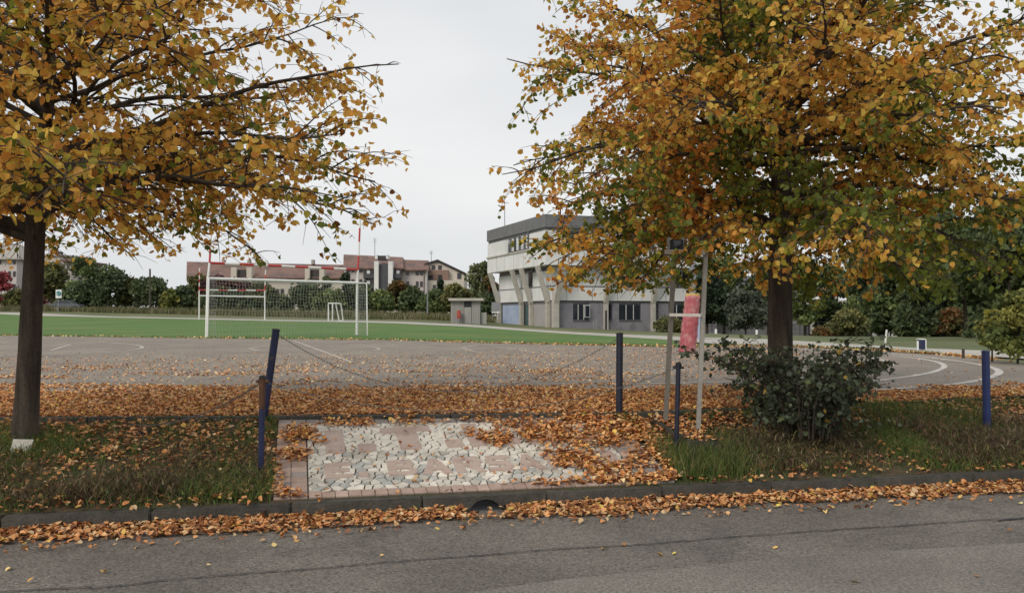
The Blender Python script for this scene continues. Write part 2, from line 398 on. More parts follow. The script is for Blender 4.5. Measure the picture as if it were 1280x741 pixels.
# path: two edges
pf = [(-260, 150), (-130, 124), (-66, 113.5)] + [tuple(G(p, q)[:2]) for p, q in ((240, 397.4), (450, 401), (600, 406.6), (740, 416.2), (860, 421.5), (960, 424), (1060, 430), (1150, 435.5), (1300, 441))]
pn = [(-260, 147), (-130, 120.5), (-66, 109)] + [tuple(G(p, q)[:2]) for p, q in ((240, 398.9), (450, 403), (600, 409.4), (740, 419), (845, 425.5), (930, 433.5), (1060, 434), (1150, 440), (1300, 450))]
sheet('path', pf + pn[::-1], .012, M['path'], 4)
turf_far = pn[:8]
tn = [tuple(p[:2]) for p in far[:8]]
sheet('pitch_grass', [(-260, 60)] + [(-200, 45)] + tn + [turf_far[-1]] + turf_far[::-1][1:], .004, M['turf'], 4)

# court markings
def mark(pts, wd, m='faint_line', off=.011, n=8): return strip('court_marking', [G(p, q) for p, q in pts], wd, off, M[m], n=n)
mark([(930, 487), (1000, 483.5), (1052, 480), (1110, 474.5), (1155, 468), (1176, 462), (1180, 457), (1168, 452), (1140, 447.5), (1103, 444.5), (1040, 441)], .11, 'white_line')
mark([(760, 481), (900, 478), (990, 473.5), (1046, 469), (1090, 463.5), (1113, 457.5), (1112, 453.5), (1098, 449.5), (1070, 446), (1030, 442.5)], .1, 'white_line')
mark([(1040, 493), (1110, 487), (1175, 482.5), (1220, 476.5), (1243, 470), (1249, 465), (1240, 460), (1213, 454), (1180, 449.5), (1140, 445), (1080, 440.5)], .13, 'white_line')
mark([(-40, 453), (200, 453.5), (440, 453.5), (620, 454), (829, 455.5), (900, 455)], .07)
mark([(-60, 482), (200, 481), (450, 479.5), (700, 478), (830, 477)], .06)
mark([(367, 426), (402, 439), (440, 453)], .09, 'faint_line')
mark([(311, 435.5), (345, 432), (400, 432), (454, 433), (474, 437), (439, 440), (380, 440.5), (330, 439), (311, 435.5)], .1)
mark([(577, 435), (606, 431), (660, 432.5), (740, 434.5), (770, 437.5), (729, 441.5), (650, 442.5), (600, 440.5), (577, 435)], .09)
mark([(606, 431), (640, 436), (668, 441)], .07)
mark([(-60, 450), (0, 446), (54, 444.5), (130, 441), (167, 437.5), (178, 434), (162, 430.5), (105, 427), (60, 427)], .1)
mark([(63, 438.5), (76, 434.5), (88, 431)], .1)
mark([(-80, 434), (0, 437), (40, 438), (110, 437.5)], .07)
mark([(-60, 462), (200, 462), (500, 462)], .05)

# kerbs
U = Vector((math.cos(FA), math.sin(FA), 0)); W = Vector((-math.sin(FA), math.cos(FA), 0))
kerb = empty('kerb', (0, front(0), ROAD_Z), None, None, kind='structure')
def bevbox(name, sx, sy, sz, b, mat):
    bm = bmesh.new(); bmesh.ops.create_cube(bm, size=1); bmesh.ops.scale(bm, vec=(sx, sy, sz), verts=bm.verts)
    bmesh.ops.bevel(bm, geom=bm.edges[:], offset=b, segments=2, affect='EDGES')
    me = bpy.data.meshes.new(name); bm.to_mesh(me); bm.free(); me.materials.append(mat); return me
kme = bevbox('kerb_stone', .992, .12, .32, .012, M['concrete'])
hole_s = None
hc = G(609, 641); hole_s = (Vector((hc.x, hc.y, 0)) - Vector((0, front(0), 0))).dot(U)
for i in range(-16, 22):
    s_ = i * 1.0 + hole_s
    if i == 0: continue
    o = bpy.data.objects.new('kerb_stone', kme); COL.objects.link(o); o.parent = kerb
    p = U * s_ + W * .06; o.location = (p.x, p.y, .54 - .42 - .16 + rnd.uniform(-.004, .004)); o.rotation_euler = (0, rnd.uniform(-.003, .003), FA + rnd.uniform(-.004, .004))
# the kerb stone with the arched drain mouth
prof = [(-.496, .12), (-.496, -.2), (-.145, -.2)] + [(-.135 * math.cos(t), -.03 + .122 * math.sin(t)) for t in [math.pi * k / 10 for k in range(11)]] + [(.145, -.2), (.496, -.2), (.496, .12)]
c0 = Vector((0, front(0), ROAD_Z)) + U * hole_s
mb = MB(); n = len(prof)
mb.v += [c0 + U * x + Vector((0, 0, z)) for x, z in prof] + [c0 + U * x + W * .12 + Vector((0, 0, z)) for x, z in prof]
fr = tessellate_polygon([[Vector((x, z, 0)) for x, z in prof]])
for t in fr: mb.f.append(tuple(t)); mb.f.append(tuple(n + k for k in t[::-1]))
for i in range(n): j = (i + 1) % n; mb.f.append((i, j, n + j, n + i))
mb.build('kerb_stone', M['concrete'], kerb, label='kerb stone with an arched drain mouth')
mb = MB(); mb.box(c0 + W * .17 + Vector((0, 0, -.03)), (.29, .22, .25), FA); mb.build('drain_shade_fill', M['black'], kerb)  # solid black block, stands in for the shade inside the drain mouth

bk = empty('court_edging', (0, back(0), 0), None, None, kind='structure')
line = [Vector((x, back(x), 0)) for x in (-14, -5.04, -2.4, 1.16, 2.5, 4.35)]
line[0].y = back(-14)
acc = []
for a, b in zip(line[:-1], line[1:]):
    n = max(1, round((b - a).length / 1.0))
    for k in range(n): acc.append((a.lerp(b, k / n), a.lerp(b, (k + 1) / n)))
for a, b in acc:
    d = (b - a).normalized(); mb = MB(); sag = -.03 if b.x > 3.4 else 0
    mb.bar(a + d * .004 + Vector((0, -.03, -.075 + sag)), b - d * .004 + Vector((0, -.03, -.075 + sag)), .07, .19)
    mb.build('kerb_stone', M['concrete'], bk, bevel=.008)

# ------------------------------------------------------------------ the mosaic ramp with its lettering
MW = Vector((-math.sin(R(14)), math.cos(R(14)), 0))
P0 = G(346, 627); P0 = Vector((P0.x, front(P0.x), 0)) + MW * .13
P1 = G(846, 606)
LEN = (Vector((P1.x, P1.y, 0)) - P0).dot(U)
ra = empty('mosaic_ramp', (P0.x, P0.y, h(P0.x, P0.y)), 'pale crazy paving mosaic ramp with pink slab lettering between kerb and court', 'mosaic')
def ab(a, b): p = P0 + U * a + MW * b; return p.x, p.y
def inv(x, y):
    q = Vector((x - P0.x, y - P0.y, 0)); det = U.x * MW.y - U.y * MW.x
    return (q.x * MW.y - q.y * MW.x) / det, (U.x * q.y - U.y * q.x) / det
def pab(px, py): p = G(px, py); return inv(p.x, p.y)
def bmax(a):       # depth of the mosaic at a
    lo, hi = 0, 4
    for _ in range(24):
        m = (lo + hi) / 2; x, y = ab(a, m)
        if y < back(x) - .07: lo = m
        else: hi = m
    return lo
A1 = LEN
LET = []          # letter polygons (in a,b): list of (char, [polys])
def quadpx(*pts): return [pab(p, q) for p, q in pts]
def bx(a0, b0, a1, b1): return [(a0, b0), (a1, b0), (a1, b1), (a0, b1)]
def glyph(ch, a, b, wd, ht):
    s_ = .34 if wd > .15 else .5
    t = wd * s_ * .9; th = ht * .22; o = []
    if ch == 'I': o = [bx(0, 0, wd, ht)]
    if ch == '.': o = [bx(0, 0, wd, ht)]
    if ch == 'T': o = [bx(0, ht - th, wd, ht), bx(wd / 2 - t * .65, 0, wd / 2 + t * .65, ht - th)]
    if ch == 'E': o = [bx(0, 0, t, ht), bx(t, 0, wd, th), bx(t, ht * .4, wd * .9, ht * .4 + th), bx(t, ht - th, wd, ht)]
    if ch == 'B': o = [bx(0, 0, t, ht), [(t, 0), (wd * .85, 0), (wd, ht * .12), (wd, th), (t, th)], [(t, ht * .4), (wd * .85, ht * .4), (wd * .85, ht * .62), (t, ht * .62)],
                       [(t, ht - th), (wd * .93, ht - th), (wd * .93, ht * .9), (wd * .8, ht), (t, ht)], bx(wd - t * .8, th, wd, ht * .4), bx(wd * .93 - t * .8, ht * .62, wd * .93, ht - th)]
    if ch == 'A': o = [[(0, 0), (t, 0), (wd / 2, ht * .8), (wd / 2, ht), (wd * .38, ht)], [(wd, 0), (wd * .62, ht), (wd / 2, ht), (wd / 2, ht * .8), (wd - t, 0)], bx(t * 1.2, ht * .2, wd - t * 1.2, ht * .42)]
    if ch == 'R': o = [bx(0, 0, t, ht), bx(t, ht - th, wd * .9, ht), bx(t, ht * .4, wd * .9, ht * .6), bx(wd - t, ht * .6, wd, ht - th), [(wd * .45, ht * .4), (wd - t, 0), (wd, 0), (wd * .75, ht * .4)]]
    if ch == 'S': o = [bx(0, 0, wd * .9, th), bx(wd - t, th, wd, ht * .42), bx(wd * .08, ht * .4, wd * .92, ht * .62), bx(0, ht * .6, t, ht - th), bx(wd * .08, ht - th, wd, ht)]
    if ch == 'N': o = [bx(0, 0, t * .8, ht), bx(wd - t * .8, 0, wd, ht), [(t * .8, ht), (t * .8, ht * .65), (wd - t * .8, 0), (wd - t * .8, ht * .35)]]
    return [[(a + x, b + y) for x, y in q] for q in o]
def put(ch, pl_, pr, top):   # bottom-left px, bottom-right px, top-left px
    a0, b0 = pab(*pl_); a1, _ = pab(*pr); _, b1 = pab(*top)
    LET.append((ch, glyph(ch, a0, b0, a1 - a0, b1 - b0)))
b1a, b1b = pab(433, 568)[1], pab(405, 539)[1]
def row(chars, b0, b1):
    for ch, pxl, pxr in chars:
        # px x positions measured along the row's base line
        y = None
        a0 = inv_px(pxl, b0); a1 = inv_px(pxr, b0)
        LET.append((ch, glyph(ch, a0, b0, a1 - a0, (b1 - b0) * (.32 if ch == '.' else 1))))
def inv_px(px, b):     # a such that (a,b) projects to column px
    lo, hi = -1, 5
    for _ in range(30):
        m = (lo + hi) / 2; x, y = ab(m, b)
        if proj(x, y, h(x, y))[0] < px: lo = m
        else: hi = m
    return lo
r1 = pab(500, 565.5)[1]; r1t = pab(480, 538)[1]
row([('I', 408, 432), ('.', 449, 471), ('T', 482, 547), ('.', 560, 581), ('I', 590, 609), ('.', 634, 652), ('S', 664, 715), ('.', 732, 752)], r1, r1t)
r2 = pab(480, 598)[1]; r2t = pab(480, 580)[1]
row([('E', 407, 441), ('.', 449, 461), ('B', 487, 523), ('A', 529, 567), ('R', 572, 609), ('S', 613, 645), ('A', 650, 684), ('N', 690, 722), ('T', 727, 757), ('I', 764, 779)], r2, r2t)
for ch, polys in LET:
    mb = MB()
    for i, q in enumerate(polys): mb.prism([ab(a, b) for a, b in q], lambda x, y: h(x, y), lambda x, y, k=.027 + .0005 * i: h(x, y) + k)
    mb.build('letter', M['pink'], ra, label='full stop slab' if ch == '.' else 'letter ' + ch)
def clip(poly, nx, ny, c):      # keep nx*x+ny*y <= c
    o = []
    for i in range(len(poly)):
        p, q = poly[i], poly[(i + 1) % len(poly)]; dp = nx * p[0] + ny * p[1] - c; dq = nx * q[0] + ny * q[1] - c
        if dp <= 0: o.append(p)
        if (dp < 0 < dq) or (dq < 0 < dp): t = dp / (dp - dq); o.append((p[0] + (q[0] - p[0]) * t, p[1] + (q[1] - p[1]) * t))
    return o
def inpoly(x, y, q):
    c = False
    for i in range(len(q)):
        (x1, y1), (x2, y2) = q[i], q[i - 1]
        if (y1 > y) != (y2 > y) and x < (x2 - x1) * (y - y1) / (y2 - y1) + x1: c = not c
    return c
seeds = []; sp = .078
ia = int(A1 / sp) + 3
for i in range(-2, ia):
    for j in range(-2, 31):
        seeds.append(((i + rnd.uniform(-.42, .42) + .5 * (j % 2)) * sp * 1.08, (j + rnd.uniform(-.4, .4)) * sp * .95))
aL, aR, bF = .27, A1 - .27, .115
bT = lambda a: bmax(a) - .13
k0, k1 = bT(aL), bT(aR)
cells = []
for i, (sx, sy) in enumerate(seeds):
    if not (aL - .1 < sx < aR + .1 and bF - .1 < sy < max(k0, k1) + .1): continue
    q = [(sx - .2, sy - .2), (sx + .2, sy - .2), (sx + .2, sy + .2), (sx - .2, sy + .2)]
    for j, (tx, ty) in enumerate(seeds):
        dx, dy = tx - sx, ty - sy
        if i == j or dx * dx + dy * dy > .09: continue
        d = math.hypot(dx, dy); nx, ny = dx / d, dy / d
        q = clip(q, nx, ny, nx * (sx + tx) / 2 + ny * (sy + ty) / 2 - .0058)
        if len(q) < 3: break
    q = clip(q, -1, 0, -aL) if len(q) > 2 else q
    q = clip(q, 1, 0, aR) if len(q) > 2 else q
    q = clip(q, 0, -1, -bF) if len(q) > 2 else q
    sl = (k1 - k0) / (aR - aL)
    q = clip(q, -sl, 1, k0 - sl * aL) if len(q) > 2 else q
    if len(q) < 3: continue
    ar = abs(sum(q[k][0] * q[k - 1][1] - q[k - 1][0] * q[k][1] for k in range(len(q)))) / 2
    if ar < .0006: continue
    cx = sum(p[0] for p in q) / len(q); cy = sum(p[1] for p in q) / len(q)
    if all(any(inpoly(p[0], p[1], r) for _, P_ in LET for r in P_) for p in q + [(cx, cy)]): continue
    x, y = ab(cx, cy); px = proj(x, y, h(x, y))[0]
    cells.append((y, q, px))
cells.sort(key=lambda c: c[0])
rest = MB()
for i, (yy, q, px) in enumerate(cells):
    hh = .017 + rnd.uniform(-.0035, .005); tx, ty = rnd.uniform(-.03, .03), rnd.uniform(-.03, .03)
    mbs = rest if i >= 300 else MB(); W2 = [ab(a, b) for a, b in q]
    cx = sum(p[0] for p in W2) / len(W2); cy = sum(p[1] for p in W2) / len(W2)
    inn = [(cx + (x - cx) * .93, cy + (y - cy) * .93) for x, y in W2]
    n0 = len(mbs.v); k = len(W2)
    tz = lambda x, y, c=0: h(x, y) + hh + c + tx * (x - cx) + ty * (y - cy)
    mbs.v += [Vector((x, y, h(x, y))) for x, y in W2] + [Vector((x, y, tz(x, y, -.004))) for x, y in W2] + [Vector((x, y, tz(x, y))) for x, y in inn]
    mbs.f.append(tuple(n0 + 2 * k + t for t in range(k)))
    for r_ in (0, 1):
        for t in range(k): u_ = (t + 1) % k; mbs.f.append((n0 + r_ * k + t, n0 + r_ * k + u_, n0 + (r_ + 1) * k + u_, n0 + (r_ + 1) * k + t))
    if i < 300: mbs.build('stone', M['stone_grey'] if rnd.random() < (.2 if px < 760 else .6) else M['stone'], ra)
if rest.v: rest.build('stone_paving', M['stone'], ra, kind='stuff')
# joint bed under the stones
mb = MB(); W3 = [ab(0, 0), ab(A1, 0), ab(A1, bmax(A1) + .02), ab(0, bmax(0) + .02)]
nq = 12; 
for i in range(nq):
    for j in range(6):
        def Q(i, j): a = A1 * i / nq; b = (bmax(a) + .02) * j / 6; x, y = ab(a, b); return (x, y, h(x, y) + .006)
        mb.poly([Q(i, j), Q(i + 1, j), Q(i + 1, j + 1), Q(i, j + 1)])
mb.build('joint_bed', M['mortar'], ra)
def brick(a0, b0, a1, b1, m='brick'):
    g = .004; e = rnd.uniform(-.003, .004); mb = MB()
    mb.prism([ab(a0 + g * .6, b0 + g), ab(a1 - g * .6, b0 + g), ab(a1 - g * .6, b1 - g), ab(a0 + g * .6, b1 - g)], lambda x, y: h(x, y) - .01, lambda x, y: h(x, y) + .018 + e)
    mb.build('brick', M[m], ra, bevel=.0025)
for side in (0, 1):
    bm_ = bmax(0 if side == 0 else A1) - .13; n = int(bm_ / .103)
    for c in (0, 1):
        a0 = (c * .13) if side == 0 else A1 - .26 + c * .13
        for k in range(n): brick(a0, k * bm_ / n, a0 + .13, (k + 1) * bm_ / n, 'brick' if rnd.random() < .75 else 'brick_grey')
n = int((A1 - .53) / .1)
for k in range(n): brick(.265 + k * (A1 - .53) / n, 0, .265 + (k + 1) * (A1 - .53) / n, .108)
n = int(A1 / .13)
for k in range(n):
    a0, a1 = k * A1 / n, (k + 1) * A1 / n; g = .004; mb = MB(); b0 = bmax(a0) - .125; b1 = bmax(a0) - .005; c0_ = bmax(a1) - .125; c1_ = bmax(a1) - .005
    mb.prism([ab(a0 + g, b0), ab(a1 - g, c0_), ab(a1 - g, c1_), ab(a0 + g, b1)], lambda x, y: h(x, y) - .01, lambda x, y: h(x, y) + .018)
    mb.build('brick', M['brick_grey'], ra, bevel=.0025)
# ------------------------------------------------------------------ big lime trees
def bez(p, c, q, n): return [(p * (1 - t) ** 2 + c * 2 * t * (1 - t) + q * t * t) for t in [k / n for k in range(n + 1)]]
def wob(pts, a, sd):
    o = []
    for i, p in enumerate(pts):
        k = min(1, i / 2) * a; o.append(p + Vector(noise.noise_vector(p * 1.3 + Vector((sd, 0, 0)))) * k)
    return o
def big_tree(base, lean, fork, Rf, zmin, nlimb, leafn, pal, label, seed, top=6.8, dens=1.0, tr=.142, ls=1.0, z0=1.6):
    lr = random.Random(seed)
    root = empty('lime_tree', base, label, 'tree', 'lime trees in the verge')
    bz = base.z
    tp = [base + Vector((0, 0, -.15)), base + Vector((0, 0, .06)), base + Vector((lean * .2, 0, .45)), base + Vector((lean * .6, .02, 1.2)),
          base + Vector((lean, .03, fork)), base + Vector((lean + .08, .1, fork + 1.2)), base + Vector((lean + .02, .15, fork + 2.6)), base + Vector((lean + .12, .1, top - .4))]
    rad = [tr * 1.3, tr * 1.14, tr * 1.0, tr * .94, tr * .86, tr * .42, tr * .28, .02]
    sp_ = []; sr = []
    for i in range(len(tp) - 1):
        for k in range(4):
            t = k / 4; sp_.append(tp[i].lerp(tp[i + 1], t)); sr.append(rad[i] + (rad[i + 1] - rad[i]) * t)
    sp_.append(tp[-1]); sr.append(rad[-1])
    mb = MB(); mb.tube(sp_, sr, 16)
    for v in mb.v:
        a = noise.noise(Vector((v.x * 9, v.y * 9, v.z * 1.5 + seed))) * .016 + noise.noise(Vector((v.x * 22, v.y * 22, v.z * 3))) * .007
        c = Vector((base.x + lean * cl((v.z - bz) / fork), base.y, v.z)); d = v - c; d.z = 0
        if d.length > 1e-4: v += d.normalized() * a
    mb.build('trunk', M['bark'], root, smooth=True)
    def trunk_at(z):
        for i in range(len(sp_) - 1):
            if sp_[i + 1].z >= z: return sp_[i].lerp(sp_[i + 1], (z - sp_[i].z) / max(1e-6, sp_[i + 1].z - sp_[i].z)), sr[i]
        return sp_[-1], sr[-1]
    twigs = MB(); anchors = []    # (pos, dir)
    def ok(p):
        dx, dy = p.x - base.x, p.y - base.y; r = math.hypot(dx, dy)
        nn = noise.noise(p * .9 + Vector((seed, 3, 1))) * .35 + noise.noise(p * 2.6) * .15
        return r < Rf(p.z) * (1 + nn * .35) and p.z > zmin(dx, dy) + nn * .25
    ga = 2.39996
    limbs = []
    for i in range(nlimb):
        f = i / (nlimb - 1); zt = z0 + f ** 1.5 * (top - .35 - z0) + lr.uniform(-.25, .25)
        az = i * ga + lr.uniform(-.25, .25) + seed
        rr = Rf(zt) * lr.uniform(.84, 1.02)
        zj = min(fork - .4 + f * 1.9 + lr.uniform(-.15, .25), top - 1.2) + bz
        p, r0 = trunk_at(zj)
        q = Vector((base.x + math.cos(az) * rr, base.y + math.sin(az) * rr, zt))
        zq = zmin(math.cos(az) * rr, math.sin(az) * rr) + .12; q.z = max(q.z, zq)
        if f < .24: q.z = zq
        c = p.lerp(q, .5) + Vector((0, 0, (.68 - .8 * f) * lr.uniform(.7, 1.2)))
        c.x += lr.uniform(-.3, .3); c.y += lr.uniform(-.3, .3)
        limbs.append((wob(bez(p, c, q, 14), .13, seed + i), min(r0 * .62, lr.uniform(.026, .048) + (.018 if i % 4 == 0 else 0))))
    for pts, r0 in limbs:
        mb = MB(); n = len(pts); rd = [max(.0045, r0 * (1 - .88 * (k / (n - 1)) ** .8)) for k in range(n)]
        mb.tube(pts, rd, 7, cap=False); mb.build('limb', M['bark'], root, smooth=True)
        L1 = sum((pts[k + 1] - pts[k]).length for k in range(n - 1))
        m = int(L1 / .115 * dens)
        for k in range(m):
            t = .16 + .84 * (k + lr.random()) / m; ii = min(n - 2, int(t * (n - 1))); p = pts[ii].lerp(pts[ii + 1], t * (n - 1) - ii)
            d = (pts[ii + 1] - pts[ii]).normalized()
            side = d.cross(Vector((0, 0, 1))).normalized() * (1 if k % 2 else -1)
            up = Vector((lr.uniform(-.3, .3), lr.uniform(-.3, .3), lr.uniform(-.8, .6)))
            dd = (d * lr.uniform(.4, 1.) + side * lr.uniform(.3, 1.) + up).normalized()
            l2 = lr.uniform(.45, 1.25) * (1.1 - .55 * t)
            q = p + dd * l2 + Vector((0, 0, -.1 * l2)); c = p + dd * l2 * .5 + Vector((0, 0, .12 * l2))
            if not ok(q):
                q = p.lerp(q, .45); c = p.lerp(c, .45); l2 *= .45
                if not ok(q): continue
            b2 = wob(bez(p, c, q, 6), .05, k + seed); ra0 = .0045 + .007 * l2
            twigs.tube(b2, [ra0 * (1 - .75 * z_ / 6) for z_ in range(7)], 4, cap=False)
            m3 = max(2, int(l2 / .1))
            for a in range(m3):
                t3 = .15 + .85 * (a + lr.random()) / m3; jj = min(5, int(t3 * 6)); p3 = b2[jj].lerp(b2[jj + 1], t3 * 6 - jj)
                d2 = (b2[jj + 1] - b2[jj]).normalized(); s2 = d2.cross(Vector((0, 0, 1))).normalized() * (1 if a % 2 else -1)
                d3 = (d2 * lr.uniform(.4, 1) + s2 * lr.uniform(.4, 1) + Vector((0, 0, lr.uniform(-.5, .35)))).normalized(); l3 = lr.uniform(.12, .38)
                q3 = p3 + d3 * l3 + Vector((0, 0, -.06 * l3))
                if not ok(q3): continue
                twigs.tube([p3, p3.lerp(q3, .5) + Vector((0, 0, .02)), q3], [.0035, .0028, .0016], 3, cap=False)
                for z_ in range(int(l3 / .055) + 1):
                    anchors.append(p3.lerp(q3, (z_ + lr.random()) / (l3 / .055 + 1)))
    twigs.build('twigs', M['twig'], root, kind='stuff')
    A = np.array([tuple(a) for a in anchors]); n = len(A)
    pw = np.where(A[:, 2] > 5.2, .45, 1.); pw /= pw.sum()
    idx = rng.choice(n, leafn, replace=n < leafn * 1.6, p=pw)
    A = A[idx]; n = len(A)
    A = A + rng.normal(0, .022, (n, 3))
    D = rng.normal(0, .7, (n, 3)); D[:, 2] = -abs(rng.normal(.75, .45, n))
    Nn = rng.normal(0, 1, (n, 3)); Nn[:, 2] += .25
    S = (.038 + .036 * rng.beta(2, 2, n)) * ls
    C = palette(A, pal, seed, base)
    V, Fq, col = leaves(A, D, Nn, S, C, .12)
    o = np_mesh('crown', V, Fq, M['leaf'], col, root); o['kind'] = 'stuff'
    print('tree', label, 'anchors', len(anchors), 'leaves', n)
    return root
def nfield(A, sc, sd):
    return np.array([noise.noise(Vector((p[0] * sc + sd, p[1] * sc, p[2] * sc))) for p in A])
OR = np.array([.78, .43, .09]); YE = np.array([.86, .61, .13]); RU = np.array([.66, .29, .06]); GR = np.array([.17, .21, .035]); YG = np.array([.48, .42, .06]); BR = np.array([.26, .1, .025])
def palette(A, pal, seed, base):
    n = len(A); g = nfield(A, 1.1, seed) + rng.normal(0, .16, n); r = rng.random(n)
    C = np.where((r < .5)[:, None], OR, YE); C = np.where((r > .86)[:, None], RU, C); C = np.where((r > .965)[:, None], BR, C)
    z = A[:, 2]; hor = np.hypot(A[:, 0] - base.x, A[:, 1] - base.y)
    gt = pal['g0'] + pal['gz'] * (z - 2.2) + pal.get('gr', 0) * hor
    C = np.where((g > gt)[:, None], YG, C); C = np.where((g > gt + .13)[:, None], GR, C)
    red = nfield(A, .7, seed + 9)
    if 'redx' in pal: C = np.where(((red + rng.normal(0, .12, n) > .1) & (A[:, 0] < pal['redx']) & (r < .55))[:, None], RU * 1.15, C)
    return C * rng.uniform(.7, 1.2, (n, 1)) * np.array([1, 1, 1])

TL = Vector((at(31, 562, 7.8).x, 7.8, 0)); TL.z = h(TL.x, TL.y)
def RL(z): return 3.35 if z < 3.2 else max(.4, 3.35 * math.sqrt(max(0, 1 - ((z - 3.2) / 4.2) ** 2)))
def zl(dx, dy):
    return interp(dx, [-3, -.5, .3, 1.0, 1.7, 2.4, 2.8, 3.3], [1.55, 1.6, 1.66, 1.6, 1.56, 1.58, 1.56, 1.9])
big_tree(TL, .06, 2.15, RL, zl, 50, 27500, {'g0': .24, 'gz': .14, 'gr': .02}, 'yellowing lime tree with small white plate at its trunk foot, left of the mosaic', 3, dens=.95, tr=.095, ls=1.02, z0=1.6)
TR = Vector((at(975, 500, 9.7).x, 9.7, 0)); TR.z = h(TR.x, TR.y)
def RR(z): return interp(z, [1.0, 1.35, 2.0, 3.2, 4.6, 5.6, 6.6, 7.6], [2.1, 2.75, 3.25, 3.2, 2.95, 2.4, 1.6, .4])
def zr(dx, dy): return (.36 if -1.45 < dx < -.72 and dy < -.2 else 0) + interp(dx, [-3.3, -2.8, -2.3, -1.6, -.7, 0, .35, .7, 1.15, 1.6, 2.4, 3.2], [1.9, 1.4, 1.22, 1.22, 1.22, 1.38, 1.3, 1.02, 1.02, 1.45, 1.3, 1.3])
big_tree(TR, .03, 2.3, RR, zr, 62, 56000, {'g0': -.09, 'gz': .1, 'gr': .04, 'redx': TR.x - .9}, 'fuller orange and green lime tree with dark leafy shoots round its trunk', 11, top=7.4, dens=1.1, ls=.97, z0=1.3)

# ------------------------------------------------------------------ dark leafy shoots round the right trunk
sr_ = random.Random(5)
sh = empty('basal_shoots', TR, 'dark green leafy shoots growing as a bush round the lime trunk', 'bush')
st = MB(); A = []
for i in range(56):
    az = sr_.uniform(0, 2 * math.pi); r0 = sr_.uniform(.08, .35); ln = sr_.uniform(.12, .8)
    if math.cos(az) < -.3: ln *= 1.1
    p = TR + Vector((math.cos(az) * r0, math.sin(az) * r0 * 1.8 - .95, -.14)) + Vector((-.17, -.12, 0)) ; up = sr_.uniform(.4, .98) * (1.05 if ln > .55 else .75)
    q = p + Vector((math.cos(az) * ln * .85, math.sin(az) * ln * .85, up * .95)); c = p + Vector((math.cos(az) * ln * .25, math.sin(az) * ln * .25, up * .75))
    b = wob(bez(p, c, q, 8), .06, i); st.tube(b, [.009 - .0008 * k for k in range(9)], 4, cap=False)
    if i < 12:
        az = [2.9, 3.3, 2.6, 3.0, .2, 6.1, .5, 5.8, 3.6, 2.2, 1.0, 4.4][i]; ln = sr_.uniform(.85, 1.15)
        q = p + Vector((math.cos(az) * ln, math.sin(az) * ln * .6, sr_.uniform(.55, .85))); c = p + Vector((math.cos(az) * ln * .3, 0, .8)); b = wob(bez(p, c, q, 8), .05, i); st.tube(b, [.009 - .0008 * k for k in range(9)], 4, cap=False)
        A += [b[k].lerp(b[k + 1], t) + Vector((0, 0, -.02)) for k in range(3, 8) for t in (0, .25, .5, .75)]
    for k in range(1, 8):
        for s_ in (0, 1) if k < 4 else (0, 1, 2):
            d = Vector((sr_.uniform(-1, 1), sr_.uniform(-1, 1), sr_.uniform(-.2, .5))).normalized() * sr_.uniform(.1, .26)
            e = b[k] + d; st.tube([b[k], e], [.003, .0015], 3, cap=False)
            for t in (.3, .5, .7, .85, 1): A.append(b[k].lerp(e, t))
A += [TR + Vector((sr_.gauss(-.15, .36), sr_.gauss(-1.35, .4), abs(sr_.gauss(.2, .2)))) for _ in range(350)]
st.build('stems', M['twig'], sh)
A = np.array([tuple(a) for a in A]); A = A[rng.random(len(A)) < .66]; n = len(A); A += rng.normal(0, .015, (n, 3))
D = rng.normal(0, 1, (n, 3)); D[:, 2] -= .45; N_ = rng.normal(0, .7, (n, 3)); N_[:, 2] += .8
Cc = np.array([.062, .08, .048]) * rng.uniform(.6, 1.5, (n, 1)); rr_ = rng.random(n)
Cc[rr_ > .93] = np.array([.085, .11, .035]); Cc[rr_ > .985] = np.array([.3, .2, .04])
V, Fq, c_ = leaves(A, D, N_, rng.uniform(.032, .062, n), Cc, .15)
o = np_mesh('foliage', V, Fq, M['shoot'], c_, sh); o['kind'] = 'stuff'

# ------------------------------------------------------------------ fallen leaves
LB = np.array([(.72, .36, .14), (.64, .28, .1), (.76, .45, .2), (.36, .14, .055), (.76, .55, .3), (.24, .11, .06), (.74, .5, .12)])
LW = np.array([.24, .2, .18, .13, .1, .1, .05])
def nz2(x, y, s, sd=0): return noise.noise(Vector((x * s, y * s, sd)))
def scatter(name, n, gen, label, smin=.035, smax=.062, tint=(1, 1, 1), lift=.02, flat=.26):
    P = []
    tries = 0
    while len(P) < n and tries < n * 14:
        tries += 1; p = gen()
        if p: P.append(p)
    P = np.array(P); n = len(P)
    Nn = rng.normal(0, 1, (n, 3)) * flat * rng.choice([.5, 1, 2.2], (n, 1), p=[.45, .4, .15]); Nn[:, 2] = 1
    D = rng.normal(0, 1, (n, 3)); D[:, 2] = rng.normal(0, .22, n)
    C = LB[rng.choice(len(LB), n, p=LW)] * rng.uniform(.72, 1.15, (n, 1)) * np.array(tint)
    P[:, 2] += rng.uniform(.004, lift, n)
    V, Fq, c = leaves(P, D, Nn, rng.uniform(smin, smax, n), C, .24)
    o = np_mesh(name, V, Fq, M['litter'], c, None, (0, float(P[:, 1].mean()), 0)); return tag(o, label, 'leaves', 'drifts of fallen leaves', 'stuff')
def g_court_band():
    x = rnd.uniform(-9.5, 8.5); b = back(x); lim = 12.1 - b
    if x > 4: lim = max(1.6, lim) * .85
    t = rnd.random() ** 1.15 * (lim + 1.1); y = b + .05 + t
    d = cl((lim - t) / 1.6 + .9 * nz2(x * .7, y, 1.3) + .5 * nz2(x, y * 2, 4) + .1)
    if rnd.random() > d: return
    return x, y, .006
